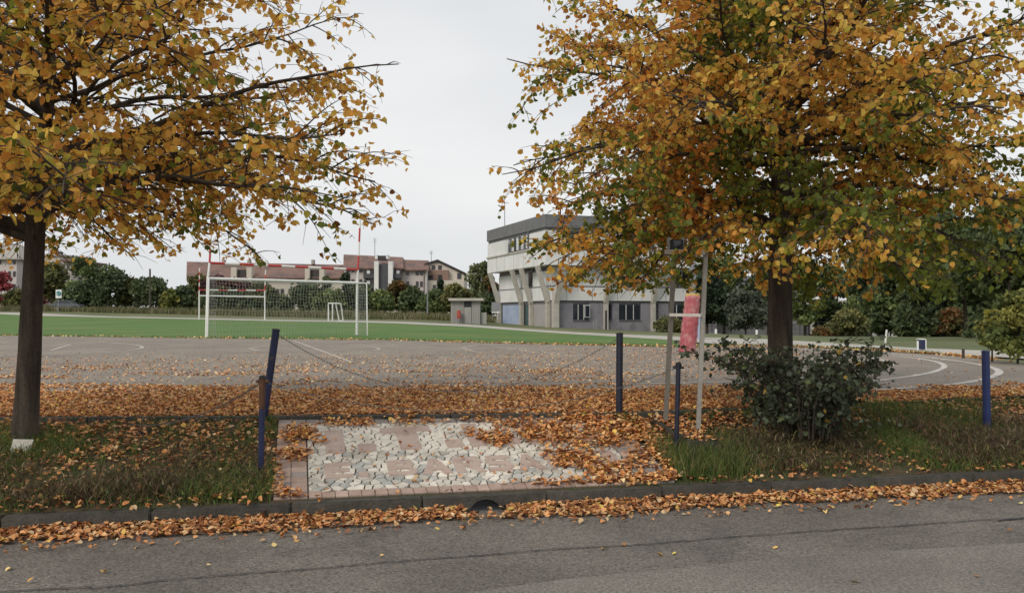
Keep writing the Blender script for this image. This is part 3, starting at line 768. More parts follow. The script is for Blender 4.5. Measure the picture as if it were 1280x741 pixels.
def g_court_sparse():
    x = rnd.uniform(-18, 12); y = 11.6 + rnd.random() ** 1.5 * 16
    if abs(x) > y * .62 + .5: return
    px, py = proj(x, y, 0)
    if px > 1000 and rnd.random() < .93: return
    d = .12 + .9 * cl((nz2(x * .6, y * 1.3, .9, 5) + .15 * nz2(x, y, 5)) * 2.6 + .02) * cl((19 - y) / 6)
    if 474 < py < 482: d *= .3
    if 467 < py < 474: d *= .8
    if rnd.random() > d: return
    return x, y, .006
def g_road():
    x = rnd.uniform(-7, 9); f = front(x); wd = .33 + .1 * nz2(x, 0, .7) + .12 * nz2(x, 3, 3)
    
    t = rnd.random() ** 1.2 * .62
    if abs(x - hc.x + .02) < .155 and rnd.random() < (.97 if t < .2 else .2): return
    if t > wd and rnd.random() < .93: return
    return x, f - .01 - t, ROAD_Z + .01 + max(0, .03 * (1 - t / .25) * rnd.random())
def g_road_far():
    x = rnd.uniform(-6, 7); return x, front(x) - .4 - rnd.random() ** 2 * 2.6, ROAD_Z + .006
PATCH = [(375, 548, 26, 16, .8), (365, 572, 22, 10, .75), (398, 556, 14, 6, .5), (432, 532, 40, 6, .7), (515, 530, 40, 5, .35), (600, 528, 40, 5, .3), (360, 622, 25, 8, .7), (622, 552, 26, 12, .85), (660, 534, 55, 10, .55),
         (695, 548, 60, 18, .85), (720, 575, 45, 18, .85), (770, 545, 70, 22, .9), (815, 580, 38, 34, 1.), (800, 604, 70, 9, 1.), (745, 602, 60, 6, .6), (690, 608, 50, 5, .5), (760, 590, 40, 9, .8), (820, 560, 30, 20, .9), (740, 528, 70, 8, .8), (590, 545, 20, 6, .3), (345, 600, 12, 25, .3)]
HOLES = [(790, 560, 26, 7, .75), (812, 588, 22, 12, .8), (745, 572, 14, 8, .4), (700, 596, 40, 8, .6), (690, 560, 30, 7, .5), (770, 530, 30, 5, .5)]
def g_mosaic():
    a = rnd.uniform(-.05, A1 + .25); b = rnd.uniform(-.02, 2.2)
    if b > bmax(min(a, A1)) + .05: return
    x, y = ab(a, b); px, py = proj(x, y, h(x, y)); d = .006
    for cx, cy, rx, ry, s_ in PATCH:
        e = ((px - cx) / rx) ** 2 + ((py - cy) / ry) ** 2; e *= 1 + .6 * nz2(x, y, 3.5)
        if e < 1: d = max(d, s_ * .7 * cl((1 - e) * 1.3))
    for cx, cy, rx, ry, s_ in HOLES:
        e = ((px - cx) / rx) ** 2 + ((py - cy) / ry) ** 2
        if e < 1: d *= 1 - s_
    d *= 1 + .9 * nz2(x, y, 5) + .5 * nz2(x, y, 14)
    if rnd.random() > d: return
    return x, y, h(x, y) + .022
def g_verge():
    x = rnd.uniform(-7.5, 8.5); f = front(x) + .02; b = back(x) - .12; t = rnd.random(); y = f + (b - f) * t
    a, bb = inv(x, y)
    if -.05 < a < A1 + .05 and bb > -.1: return
    d = .55 + .8 * nz2(x, y, .9, 2) + .4 * nz2(x, y, 3)
    if t > .75: d += .25
    if x > 4.5 and t > .8: d = 1
    if t < .1: d = .35
    if x < -2 and .1 < t < .4: d *= .6
    if x > 1.2 and t < .45: d *= .45
    if rnd.random() > d: return
    return x, y, h(x, y) + .012 + rnd.random() * .02
def g_edge():
    i = rnd.randrange(len(far) - 3); t = rnd.random(); p = far[i].lerp(far[i + 1], t)
    y = p.y + rnd.gauss(0, .35); return p.x, y, h(p.x, y) + .012
scatter('fallen_leaves', 70000, g_court_band, 'thick orange band of fallen leaves on the court along its near edge', .026, .048)
scatter('fallen_leaves', 15000, g_court_sparse, 'thin scatter of fallen leaves over the middle of the grey court', .03, .05, (1.08, 1.15, 1.3), .012)
scatter('fallen_leaves', 12000, g_road, 'drift of brown fallen leaves lying on the road against the kerb', .026, .05, (.9, .9, .95), .022)
scatter('fallen_leaves', 60, g_road_far, 'few single yellowish leaves lying out on the bare road asphalt', .03, .05, (1.05, 1.3, 1.2), .008)
scatter('fallen_leaves', 5000, g_mosaic, 'heaps of fallen leaves lying over the mosaic ramp', .028, .05, (1, .98, .95), .04)
scatter('fallen_leaves', 12500, g_verge, 'brown fallen leaves caught among the verge grass', .028, .052, (.85, .82, .85), .035)
scatter('fallen_leaves', 2600, g_edge, 'pale line of leaves where the court meets the mown pitch', .06, .1, (1.1, 1.3, 1.5), .03)

# ------------------------------------------------------------------ grass and weeds in the verge
def blades(name, pts, hts, wds, cols, label, cat='grass', leanf=.35, group=None):
    n = len(pts); P = np.array(pts); H = np.array(hts)[:, None]; Wd = np.array(wds)[:, None]
    az = rng.uniform(0, 2 * np.pi, n); s = np.stack([np.cos(az), np.sin(az), np.zeros(n)], 1)
    l = rng.normal(0, leanf, (n, 3)); l[:, 2] = 0
    mid = P + l * H * .35 + np.array([0, 0, 1]) * H * .55; tip = P + l * H * 1.1 + np.array([0, 0, 1]) * H * .95
    V = np.stack([P - s * Wd, P + s * Wd, mid + s * Wd * .8, mid - s * Wd * .8, tip + s * Wd * .15, tip - s * Wd * .15], 1)
    Fq = (np.arange(n)[:, None, None] * 6 + np.array([(0, 1, 2, 3), (3, 2, 4, 5)])[None]).reshape(-1, 4)
    o = np_mesh(name, V.reshape(-1, 3), Fq, M['blade'], np.repeat(cols, 6, 0), None, (0, float(P[:, 1].mean()), 0))
    return tag(o, label, cat, group, 'stuff')
GRN = np.array([(.09, .14, .03), (.135, .19, .045), (.065, .1, .03), (.18, .18, .06), (.24, .19, .1)])
def vpoint(x0=-7.5, x1=9):
    while True:
        x = rnd.uniform(x0, x1); f = front(x) + .1; b = back(x) - .08; t = rnd.random(); y = f + (b - f) * t
        a, bb = inv(x, y)
        if -.02 < a < A1 + .02 and bb > -.1: continue
        return x, y, t
P_, H_ = [], []
while len(P_) < 42000:
    x, y, t = vpoint()
    d = .25 + 1.5 * nz2(x, y, 1.1, 7) + .5 * nz2(x, y, 4, 2)
    if x > 0 and t > .35: d += .35
    if rnd.random() > d: continue
    P_.append((x, y, h(x, y))); H_.append(rnd.uniform(.035, .12) * (1.3 if nz2(x, y, 1.1, 7) > .2 else 1))
n = len(P_); blades('verge_grass', P_, H_, rng.uniform(.0022, .0045, n), GRN[rng.choice(5, n, p=[.34, .3, .16, .14, .06])] * rng.uniform(.8, 1.2, (n, 1)), 'short green grass growing in patches along the verge', leanf=.5)
P_, H_ = [], []
while len(P_) < 5200:       # tall grass beside the mosaic and in front of the bush
    x = rnd.gauss(1.7, .3) if rnd.random() < .6 else rnd.uniform(1.3, 8.5); f = front(x) + .14; t = abs(rnd.gauss(.22, .16)); y = f + (back(x) - f) * t
    if t > .75: continue
    a, bb = inv(x, y)
    if a < A1 + .06: continue
    P_.append((x, y, h(x, y))); H_.append(rnd.uniform(.06, .24) * (1 - .5 * t) * (1 if x < 2.6 else .75))
n = len(P_); blades('tall_grass', P_, H_, rng.uniform(.002, .004, n), GRN[rng.choice(5, n, p=[.25, .2, .2, .25, .1])] * rng.uniform(.6, 1.2, (n, 1)), 'tall dark grass standing beside the mosaic and below the lime bush', leanf=.3)
DRY = np.array([(.11, .072, .045), (.15, .1, .06), (.08, .055, .04), (.2, .14, .08), (.28, .22, .13)])
def weeds(n, x0, x1, tm, ts, hmax, label, seed, mixg=.2):
    """bristly dry weeds: thin stems with small side sprigs"""
    P, H, C, Wd = [], [], [], []; r = random.Random(seed)
    while len(P) < n:
        x = r.uniform(x0, x1); f = front(x) + .12; t = r.gauss(tm, ts)
        if not .02 < t < .9: continue
        y = f + (back(x) - f) * t; a, bb = inv(x, y)
        if -.1 < a < A1 + .1: continue
        den = .5 + 1.3 * nz2(x, y, 1.0, seed)
        if r.random() > den: continue
        hh = hmax * r.uniform(.35, 1) * (.65 + .6 * max(-.3, nz2(x, y, 1.6, seed)))
        P.append((x, y, h(x, y))); H.append(hh); C.append(DRY[r.choice([0, 0, 1, 1, 2, 2, 3, 4])] if r.random() > mixg else GRN[r.choice([0, 2, 2, 3])]); Wd.append(.0022)
        for k in range(3):
            P.append((x + r.gauss(0, .05), y + r.gauss(0, .05), h(x, y) + hh * r.uniform(.15, .8))); H.append(hh * r.uniform(.15, .35)); C.append(C[-1]); Wd.append(r.choice([.0018, .003, .006]))
    n = len(P); blades('dry_weeds', P, H, Wd, np.array(C) * rng.uniform(.6, 1.3, (n, 1)), label, 'weeds', .75, 'dry weeds in the verge')
weeds(26000, -7.5, -1.85, .2, .15, .27, 'brown bristly dead weeds along the kerb left of the mosaic', 3, .22)
weeds(52000, 1.9, 9, .26, .17, .31, 'dark brown dead weeds along the kerb right of the mosaic', 8, .2)
# short tufts at the pitch edge
P_, H_ = [], []
for _ in range(5000):
    i = rnd.randrange(len(far) - 4); p = far[i].lerp(far[i + 1], rnd.random()); y = p.y + abs(rnd.gauss(0, .25)); P_.append((p.x, y, h(p.x, y))); H_.append(rnd.uniform(.04, .12))
n = len(P_); blades('pitch_edge_grass', P_, H_, rng.uniform(.006, .012, n), np.array([.07, .14, .025]) * rng.uniform(.8, 1.5, (n, 1)), 'ragged grass edge of the mown pitch along the court')
# tall meadow strip beyond the path
P_, H_ = [], []
for _ in range(16000):
    x = rnd.uniform(-95, -2); y = interp(x, [-95, -66, -25, -8], [122, 116, 104, 92]) + 3 + abs(rnd.gauss(0, 9)); P_.append((x, y, h(x, y))); H_.append(rnd.uniform(.3, .9))
n = len(P_); mc = np.array([(.13, .14, .055), (.17, .15, .08), (.09, .11, .035), (.2, .17, .1)])
blades('meadow_grass', P_, H_, rng.uniform(.03, .07, n), mc[rng.choice(4, n)] * rng.uniform(.8, 1.2, (n, 1)), 'unmown yellowish grass strip in front of the far hedge')

# ------------------------------------------------------------------ posts, chains, sign plate, slab
def post(bpx, bpy_, tpx, tpy, Yb, wd, mat, label, name='post', Yt=None, top_mat=None, cap=True, group='blue posts beside the mosaic and verge'):
    b = at(bpx, bpy_, Yb); b.z = min(b.z, h(b.x, Yb) + .0); t = at(tpx, tpy, Yt or Yb)
    r = empty(name, b, label, 'post', group)
    mb = MB(); e = b - (t - b).normalized() * .12
    if top_mat:
        m = b.lerp(t, .7); mb.tube([e, b.lerp(t, .3), m], wd / 2, 12); mb.build('shaft', mat, r, smooth=False)
        mb = MB(); mb.tube([m, t], wd / 2 * 1.02, 12); mb.build('upper_shaft', top_mat, r, label='rusted upper half of the shaft')
    else:
        mb.tube([e, b.lerp(t, .5), t], wd / 2, 12); mb.build('shaft', mat, r)
    mb = MB(); d = (t - b).normalized(); mb.tube([t, t + d * .012, t + d * .02], [wd / 2 * 1.12, wd / 2 * 1.1, wd / 2 * .6], 12); mb.build('cap', M['black'] if mat != M['blue_bright'] else mat, r)
    return b, t, r
pA = post(329, 527, 345, 413, 8.55, .075, M['blue'], 'tall blue post leaning right at the left back corner of the mosaic')
pB = post(326, 603, 328, 472, 7.15, .05, M['blue'], 'thin blue post with rusty top at the left front of the mosaic', top_mat=M['rust'])
pC = post(774, 529, 774.5, 418, 8.85, .07, M['blue_dark'], 'upright dark blue post at the right back corner of the mosaic')
pD = post(845, 560, 848, 455, 8.0, .045, M['blue_dark'], 'thin dark post with chain in front of the timber frame')
pE = post(1234, 541, 1232, 440, 9.1, .078, M['blue_bright'], 'bright blue post standing alone in the verge at far right')
for p in (pB, pD):      # ring knob under the cap
    b, t, r = p; mb = MB(); q = t - Vector((0, 0, .03)); mb.tube([q + Vector((-.05, 0, 0)), q + Vector((.05, 0, 0))], .013, 8); mb.build('chain_pin', M['rust'] if p is pB else M['black'], r)
    mb = MB(); mb.tube([q + Vector((-.03, 0, 0)), q + Vector((-.02, 0, .035)), q + Vector((.02, 0, .035)), q + Vector((.03, 0, 0))], .008, 6); mb.build('eye_ring', M['black'], r)
def chain(p, q, sag, label, low=None):
    p, q = Vector(p), Vector(q); n = 60; pts = []
    for i in range(n + 1):
        t = i / n; v = p.lerp(q, t); v.z -= 4 * sag * t * (1 - t); g = h(v.x, v.y) + .035
        v.z = max(v.z, g); pts.append(v)
    mb = MB(); r = empty('chain', ((p + q) / 2)[:2] + (0,), label, 'chain', 'chains between the posts')
    L_ = [0]
    for a, b in zip(pts[:-1], pts[1:]): L_.append(L_[-1] + (b - a).length)
    m = int(L_[-1] / .03); 
    def P_at(s):
        for i in range(n):
            if L_[i + 1] >= s: return pts[i].lerp(pts[i + 1], (s - L_[i]) / (L_[i + 1] - L_[i] + 1e-9))
        return pts[-1]
    for k in range(m):     # alternating flat links
        a, b = P_at(k * L_[-1] / m), P_at((k + 1.25) * L_[-1] / m); d = (b - a).normalized(); s_ = d.cross(Vector((0, 0, 1))).normalized()
        if k % 2: s_ = d.cross(s_)
        for j in (-1, 1): mb.bar(a + s_ * .0055 * j, b + s_ * .0045 * j, .0028)
        mb.bar(a - s_ * .007, a + s_ * .007, .0035); mb.bar(b - s_ * .007, b + s_ * .007, .0035)
    mb.build('links', M['chain'], r, kind='stuff'); return r
chain(pA[1] - Vector((0, 0, .03)), pC[1] - Vector((0, 0, .03)), 0.56, 'grey chain sagging between the two tall blue posts across the mosaic')
chain(pB[1] - Vector((0, 0, .03)), pD[1] - Vector((0, 0, .03)), .32, 'grey chain sagging between the rusty topped post and the thin dark post')
e = at(160, 528, 8.3)
chain(pB[1] - Vector((0, 0, .03)), Vector((e.x, e.y, h(e.x, e.y) + .04)), .12, 'rusty chain running from the rusty topped post down left to the verge')
# white plate at the left trunk
c = at(27, 557, 7.5); mb = MB()
nrm = Vector((.05, -.93, .35)).normalized(); s_ = Vector((1, .06, 0)).normalized(); u_ = nrm.cross(s_) * -1
if u_.z < 0: u_ = -u_
pts_ = [(-.095, -.07), (.078, -.06), (.09, .055), (-.082, .06)]
mb.hexa([c + s_ * x + u_ * y for x, y in pts_], [c + s_ * x + u_ * y - nrm * .012 for x, y in pts_])
thing('white_plate', mb, M['card'], (c.x, c.y, h(c.x, c.y)), 'small off white plate leaning against the left lime trunk foot', 'plate')
# concrete slab side beside the frame
a, b = G(818, 533), G(872, 562); a = at(816, 541, 8.75); b = at(866, 566, 7.95)
mb = MB(); d = Vector((b.x - a.x, b.y - a.y, 0)).normalized(); nn = Vector((-d.y, d.x, 0))
if nn.x < 0: nn = -nn
za, zb = h(a.x, a.y), h(b.x, b.y)
A_, B_ = Vector((a.x, a.y, 0)), Vector((b.x, b.y, 0))
mb.hexa([A_ + Vector((0, 0, za - .1)), B_ + Vector((0, 0, zb - .1)), B_ + nn * .26 + Vector((0, 0, zb - .1)), A_ + nn * .26 + Vector((0, 0, za - .1))],
        [A_ + Vector((0, 0, za + .06)), B_ + Vector((0, 0, zb + .15)), B_ + nn * .26 + Vector((0, 0, zb + .15)), A_ + nn * .26 + Vector((0, 0, za + .06))])
sl_ = thing('concrete_slab', mb, M['concrete'], (a.x, a.y, za), 'low sloping concrete block under the timber frame beside the mosaic', 'slab')
def g_slab():
    t, k = rnd.random(), rnd.random(); p = A_.lerp(B_, t) + nn * (.26 * k); z = (za + .06) * (1 - t) + (zb + .15) * t
    return p.x, p.y, z + .003
scatter('fallen_leaves', 260, g_slab, 'few brown leaves lying on top of the low concrete block under the frame', .03, .05)
# timber frame
fr_ = empty('timber_frame', at(852, 540, 8.6), 'tall narrow two legged timber frame with crossbars behind the thin dark post', 'frame')
fl, fr2 = at(831, 534, 8.6), at(872, 541, 8.35); ftl, ftr = at(843, 316, 8.65), at(882, 317, 8.4)
mb = MB(); mb.bar(fl - Vector((0, 0, .08)), ftl, .04, .045); mb.build('upright', M['frame_dark'], fr_, label='dark weathered upright', bevel=.003)
mb = MB(); mb.bar(fr2 - Vector((0, 0, .08)), ftr, .045, .04); mb.build('upright', M['frame_wood'], fr_, label='pale timber upright', bevel=.003)
mb = MB(); mb.bar(at(832, 316, 8.61), at(883, 315, 8.36), .05, .06); mb.build('top_bar', M['frame_wood'], fr_, bevel=.003)
mb = MB(); mb.bar(at(838, 393.5, 8.58), at(877, 394, 8.35), .045, .03); mb.build('crossbar', M['white_wood'], fr_, bevel=.003)
mb = MB(); mb.bar(at(833, 530, 8.62), at(873, 540, 8.38), .06, .05); mb.build('foot_bar', M['frame_wood'], fr_, bevel=.003)
bxr = empty('flood_lamp', at(846, 312, 8.62), 'small dark floodlamp sitting on the top bar of the timber frame', 'lamp')
c = at(845, 306, 8.62); mb = MB(); mb.box(c, (.12, .1, .1), .2); mb.build('housing', M['black'], bxr, bevel=.008)
mb = MB(); mb.box(c + Vector((.0, -.056, .0)), (.075, .012, .075), .2); mb.build('lens', M['glass'], bxr)
mb = MB(); mb.bar(c + Vector((-.07, 0, -.06)), c + Vector((-.075, 0, .07)), .012, .03); mb.bar(c + Vector((.065, 0, -.06)), c + Vector((.07, .01, .07)), .012, .03); mb.build('bracket', M['steel'], bxr)

# ------------------------------------------------------------------ padded basketball pole
pb = G(859, 440); Yp = pb.y; r = empty('padded_pole', pb, 'grey pole wrapped in crinkled faded red padding on the court', 'pole')
t_ = at(866, 371, Yp); pts_ = []; rad = []
lr = random.Random(2)
mb = MB(); n = 26; m = 22
for i in range(n + 1):
    f = i / n; c = pb.lerp(t_, f) + Vector((0, 0, .02))
    for k in range(m):
        a = 2 * math.pi * k / m
        rr = .215 + .03 * (1 - f) + .02 * noise.noise(Vector((math.cos(a) * 1.5, math.sin(a) * 1.5, i * .55))) + .012 * math.sin(i * 2.1 + 2 * math.sin(a * 2)) * (1 - f * .6)
        mb.v.append(c + Vector((math.cos(a) * rr, math.sin(a) * rr, .02 * math.sin(a * 3 + i))))
for i in range(n):
    for k in range(m): j = (k + 1) % m; mb.f.append((i * m + k, i * m + j, (i + 1) * m + j, (i + 1) * m + k))
mb.f.append(tuple(range(n * m, n * m + m)))
mb.build('padding', M['padding'], r, smooth=True)
mb = MB(); mb.tube([t_ + Vector((0, 0, .0)), t_ + Vector((0, 0, .09)), t_ + Vector((0, 0, .1))], [.2, .2, .17], 18); mb.build('foam_collar', M['pad_top'], r)
mb = MB(); mb.tube([t_ - Vector((0, 0, .3)), at(865, 250, Yp)], [.1, .09], 12); mb.build('pole', M['steel'], r)
mb = MB(); q = at(865, 258, Yp); mb.bar(q, q + Vector((-.1, 1.3, .1)), .1); mb.build('arm', M['steel'], r)
mb = MB(); mb.box(q + Vector((-.1, 1.35, .25)), (1.8, .04, 1.05), .05); mb.build('backboard', M['white_paint'], r)
ring = q + Vector((-.12, 1.6, -.12)); mb = MB(); mb.tube([ring + Vector((.225 * math.cos(a), .225 * math.sin(a), 0)) for a in [2 * math.pi * k / 20 for k in range(21)]], .012, 6, cap=False); mb.build('hoop', M['red_paint'], r)
bn = G(873, 424); bn.y += 0
mb = MB(); mb.tube([bn, bn + Vector((0, 0, 1.1))], .28, 14); bi = empty('litter_bin', bn, 'small blue litter bin behind the padded pole', 'bin'); mb.build('body', M['sch_blue'], bi)
mb = MB(); mb.tube([bn + Vector((0, 0, 1.1)), bn + Vector((0, 0, 1.18))], .31, 14); mb.build('rim', M['blue'], bi)

# ------------------------------------------------------------------ goals
def banded(p, q, rad, first, n, root, name):
    p, q = Vector(p), Vector(q)
    for k in range(n):
        mb = MB(); mb.tube([p.lerp(q, k / n), p.lerp(q, (k + 1) / n)], rad, 8)
        mb.build(name, M['red_paint'] if (k + first) % 2 == 0 else M['white_paint'], root, label=('red' if (k + first) % 2 == 0 else 'white') + ' painted length of ' + name.replace('_', ' '))
def goal(bl, br, cb, ry, rtop, label, netted, stan, rad=.06, nb=11, cbh=None):
    (lx, ly, Yl), (rx, ry_, Yr) = bl, br
    l, r_ = at(lx, ly, Yl), at(rx, ry_, Yr)
    root = empty('football_goal', l, label, 'goal', 'goals with rugby uprights')
    z1l, z1r = at(lx + cb[0][0], cb[0][1], Yl), at(rx + cb[1][0], cb[1][1], Yr)
    for a, b in ((l, z1l), (r_, z1r)):
        mb = MB(); mb.tube([a - Vector((0, 0, .1)), b + Vector((0, 0, rad))], rad, 12); mb.build('goal_post', M['white_paint'], root)
    mb = MB(); mb.tube([z1l, z1r], rad, 12); mb.build('crossbar', M['white_paint'], root)
    # rugby crossbar and uprights
    a, b = at(lx + ry[0][0], ry[0][1], Yl), at(rx + ry[1][0], ry[1][1], Yr)
    for p0, q0 in ((z1l, a), (z1r, b)): mb = MB(); mb.tube([p0, q0], rad * .8, 10); mb.build('post_extension', M['white_paint'], root)
    banded(a, b, rad * .85, 0, nb, root, 'rugby_bar')
    for p0, (tx, ty), Y, n in ((a, rtop[0], Yl, 6), (b, rtop[1], Yr, 4)): banded(p0, at(tx, ty, Y), rad * .75, 0, n, root, 'upright')
    if netted:
        dr = (r_ - l).normalized(); nrm = Vector((dr.y, -dr.x, 0)); dp = 1.0
        mbn = MB(); H = z1l.z - l.z
        for a, b, s_ in ((l, z1l, 0), (r_, z1r, 1)):
            nm_ = nrm if s_ else (-a).normalized() * .35 + nrm * .12; sb = a + Vector((nm_.x, nm_.y, 0)) * dp; sb.z = h(sb.x, sb.y); stp = b + Vector((nm_.x, nm_.y, 0)) * dp * .9 - Vector((0, 0, .05))
            mb = MB(); mb.tube([sb, stp], .03, 8); mb.build('net_post', M['white_paint'], root)
            mb = MB(); mb.tube([b, stp], .025, 8); mb.build('net_arm', M['white_paint'], root)
        cw = .0055
        nu, nv = 52, 17
        def NP(u, v):     # u along, v down the back
            t = z1l.lerp(z1r, u) + nrm * dp * .9 - Vector((0, 0, .05 + .16 * math.sin(math.pi * u) ** .7 * (1 - v * .5)))
            g = l.lerp(r_, u) + nrm * (dp + .1); g.z = h(g.x, g.y) + .03
            p = t.lerp(g, v); p += nrm * .12 * math.sin(v * math.pi) * math.sin(u * 9 + v * 3) + dr * .05 * math.sin(v * 7 + u * 5); return p
        def net_line(pts):
            for p0, q0 in zip(pts[:-1], pts[1:]):
                mbn.bar(p0, q0, cw)
        for i in range(nu + 1): net_line([NP(i / nu, j / nv) for j in range(0, nv + 1, 2)] + [NP(i / nu, 1)])
        for j in range(nv + 1): net_line([NP(i / 26, j / nv) for i in range(27)])
        for i in range(0, nu + 1): net_line([z1l.lerp(z1r, i / nu), NP(i / nu, 0)])
        for e, b, u in ((l, z1l, 0), (r_, z1r, 1)):
            for j in range(nv + 1): q0 = b.lerp(e, j / nv); net_line([q0, NP(u, j / nv)])
            for k in (1, 2, 3, 4, 5, 6, 7): net_line([b.lerp(NP(u, 0), k / 8), e.lerp(NP(u, 1), k / 8)])
        mbn.build('net', M['net'], root, kind='stuff')
    else:
        dr = (r_ - l).normalized(); nrm = Vector((-dr.y, dr.x, 0))
    return root
goal((258, 421, 36.1), (446, 418, 40.5), ((2, 348), (.5, 353.5)), ((4, 328.5), (1.5, 337)), ((267, 225), (450.5, 268)), 'white football goal with net and red banded rugby uprights at the pitch edge', True, True)
goal((249, 399, 89), (331, 399.5, 92), ((0, 369.5), (0, 371)), ((0, 362.5), (0, 363)), ((249.5, 335), (332, 337)), 'far white football goal with short rugby uprights seen through the near net', False, False, rad=.07, nb=7)
# small training goal
r = empty('training_goal', at(411, 401, 80), 'small white portable goal on the far side of the pitch', 'goal')
q = [at(410.5, 401, 80), at(415.5, 401.5, 78)]
tl, tr2 = at(410.5, 379, 80), at(415.8, 379, 78); bl2, br2 = at(424, 401, 81), at(429, 401.5, 79); tb1, tb2 = at(419.5, 379, 80.5), at(426, 379.5, 78.5)
for nm, a, b in (('goal_post', q[0], tl), ('goal_post', q[1], tr2), ('crossbar', tl, tr2), ('top_arm', tl, tb1), ('top_arm', tr2, tb2), ('back_bar', tb1, tb2), ('back_leg', tb1, bl2), ('back_leg', tb2, br2), ('ground_bar', bl2, br2)):
    mb = MB(); mb.tube([a, b], .06, 6); mb.build(nm, M['white_paint'], r)

# ------------------------------------------------------------------ school building
CS = Vector((3.9, 85, 0)); FA_ = Vector((.938, .346, 0)); FB_ = Vector((-.346, .938, 0))
SL, SD = 19.0, 16.4       # front and side length
school = empty('school_building', (CS.x, CS.y, 0), 'modern white school block on slanted concrete columns with grey roof band', 'school')
def sp(a, b, z): return CS + FA_ * a + FB_ * b + Vector((0, 0, z))
def sbox(mb, a0, a1, b0, b1, z0, z1):
    q = [(a0, b0), (a1, b0), (a1, b1), (a0, b1)]
    mb.hexa([sp(a, b, z0) for a, b in q], [sp(a, b, z1) for a, b in q]); return mb
O = 1.15     # overhang of the upper block
def S(name, args, m, parent=school, label=None):
    return sbox(MB(), *args).build(name, M[m], parent, label=label)
S('core', (.35, SL, .35, SD - .1, -1.6, 6.0), 'sch_grey', label='dark core behind the ground and first floor walls')
# ground floor: panels between columns. front wall segments avoid windows
fw = [(0.3, 2.35, 0), (2.35, 4.15, 1), (4.15, 5.8, 0), (5.9, 6.7, 1), (6.7, 7.45, 0), (7.45, 10.0, 1), (10.0, 11.2, 0), (11.3, 12.0, 2), (12.0, 13.2, 0), (13.2, 16.2, 1), (16.2, SL, 0)]
for a0, a1, k in fw:
    if k == 0: S('wall_panel', (a0, a1, .1, .34, -1.6, 2.35), 'sch_wall')
    if k == 2:
        d = S('door', (a0 + .1, a1 - .05, .2, .3, -.8, 2.2), 'winframe', label='dark side door'); S('handle', (a1 - .25, a1 - .18, .15, .2, .1, .3), 'steel', d)
    if k == 1:
        S('wall_panel', (a0, a1, .1, .34, -1.6, .65), 'sch_wall')
        f = S('window', (a0 + .03, a1 - .03, .24, .32, .66, 2.3), 'winframe'); S('pane', (a0 + .1, a1 - .1, .215, .238, .74, 2.22), 'glass', f)
        nn_ = 3 if a1 - a0 > 1.5 else 1
        for j in range(1, nn_): x = a0 + (a1 - a0) * j / nn_; S('mullion', (x - .035, x + .035, .17, .213, .72, 2.24), 'winframe_w', f)
        S('sill', (a0, a1, .02, .098, .58, .65), 'winframe', f)
S('lintel_band', (.25, SL, .16, .36, 2.352, 2.62), 'winframe', label='dark band over the ground floor windows')
sash = sbox(MB(), 3.45, 4.05, -.25, -.2, .95, 2.2).build('open_sash', M['winframe_w'], school); S('pane', (3.52, 3.98, -.27, -.252, 1.02, 2.12), 'glass', sash)
# first floor front
S('spandrel', (-.02, SL, -.02, .34, 2.63, 4.0), 'sch_white')
S('sill_line', (-.05, SL, -.07, .34, 4.003, 4.09), 'winframe', label='dark sill line of the first floor')
f1 = [(0.1, 1.9, 0), (1.9, 2.6, 1), (2.6, 7.4, 0), (7.4, 9.9, 1), (9.9, 11.5, 0), (11.5, 11.9, 1), (11.9, 14, 0), (14, 16.5, 1), (16.5, SL, 0)]
for a0, a1, k in f1:
    if k == 0: S('wall_panel', (a0, a1, .08, .34, 4.1, 6.0), 'sch_white', label='white first floor panel')
    else:
        f = S('window', (a0 + .02, a1 - .02, .2, .3, 4.12, 5.75), 'winframe'); S('pane', (a0 + .1, a1 - .1, .17, .198, 4.45, 5.65), 'glass', f)
        S('wall_panel', (a0, a1, .08, .34, 5.76, 6.0), 'sch_white')
        if a1 - a0 > 1.5: S('mullion', (a0 + .8, a0 + .86, .12, .168, 4.4, 5.7), 'winframe_w', f); S('mullion', (a1 - .66, a1 - .6, .12, .168, 4.4, 5.7), 'winframe_w', f)
# side (left) face, local b runs away from the corner
sw = [(.4, 5.0, 'sch_beige'), (5.6, 7.7, 'glass'), (8.3, 14.6, 'sch_blue')]
for b0, b1, m in sw:
    if m == 'glass':
        d = sbox(MB(), .2, .3, b0, b1, -.3, 2.3).build('door', M['winframe'], school, label='teal glazed entrance door'); sbox(MB(), .165, .195, b0 + .15, b1 - .15, -.1, 2.2).build('glass_pane', M['glass_teal'], d)
        sbox(MB(), .1, .16, (b0 + b1) / 2 - .06, (b0 + b1) / 2 + .06, -.1, 2.2).build('mullion', M['winframe'], d)
    else: sbox(MB(), .1, .34, b0, b1, -.6, 2.3).build('wall_panel', M[m], school, label='pale blue painted panel' if m == 'sch_blue' else 'beige painted panel')
S('lintel_band', (.14, .34, .4, SD - .3, 2.31, 2.62), 'winframe', label='dark clerestory band on the side')
S('spandrel', (-.02, .34, .35, SD - .4, 2.63, 4.0), 'sch_white', label='white side spandrel')
S('sill_line', (-.06, .34, .35, SD - .4, 4.003, 4.09), 'winframe', label='dark sill line on the side')
for b0, b1 in ((.4, 5.2), (6.9, 8.2), (8.6, SD - .6)): S('wall_panel', (.06, .34, b0, b1, 4.1, 5.6), 'sch_white', label='white side panel')
S('clerestory', (.12, .34, .4, SD - .6, 5.602, 6.0), 'glass')
f = S('window', (.2, .3, 5.25, 6.85, 4.1, 5.6), 'winframe'); S('pane', (.16, .198, 5.4, 6.7, 4.2, 5.5), 'glass', f); S('sash', (-.25, -.2, 5.7, 6.2, 4.3, 5.6), 'winframe_w', f)
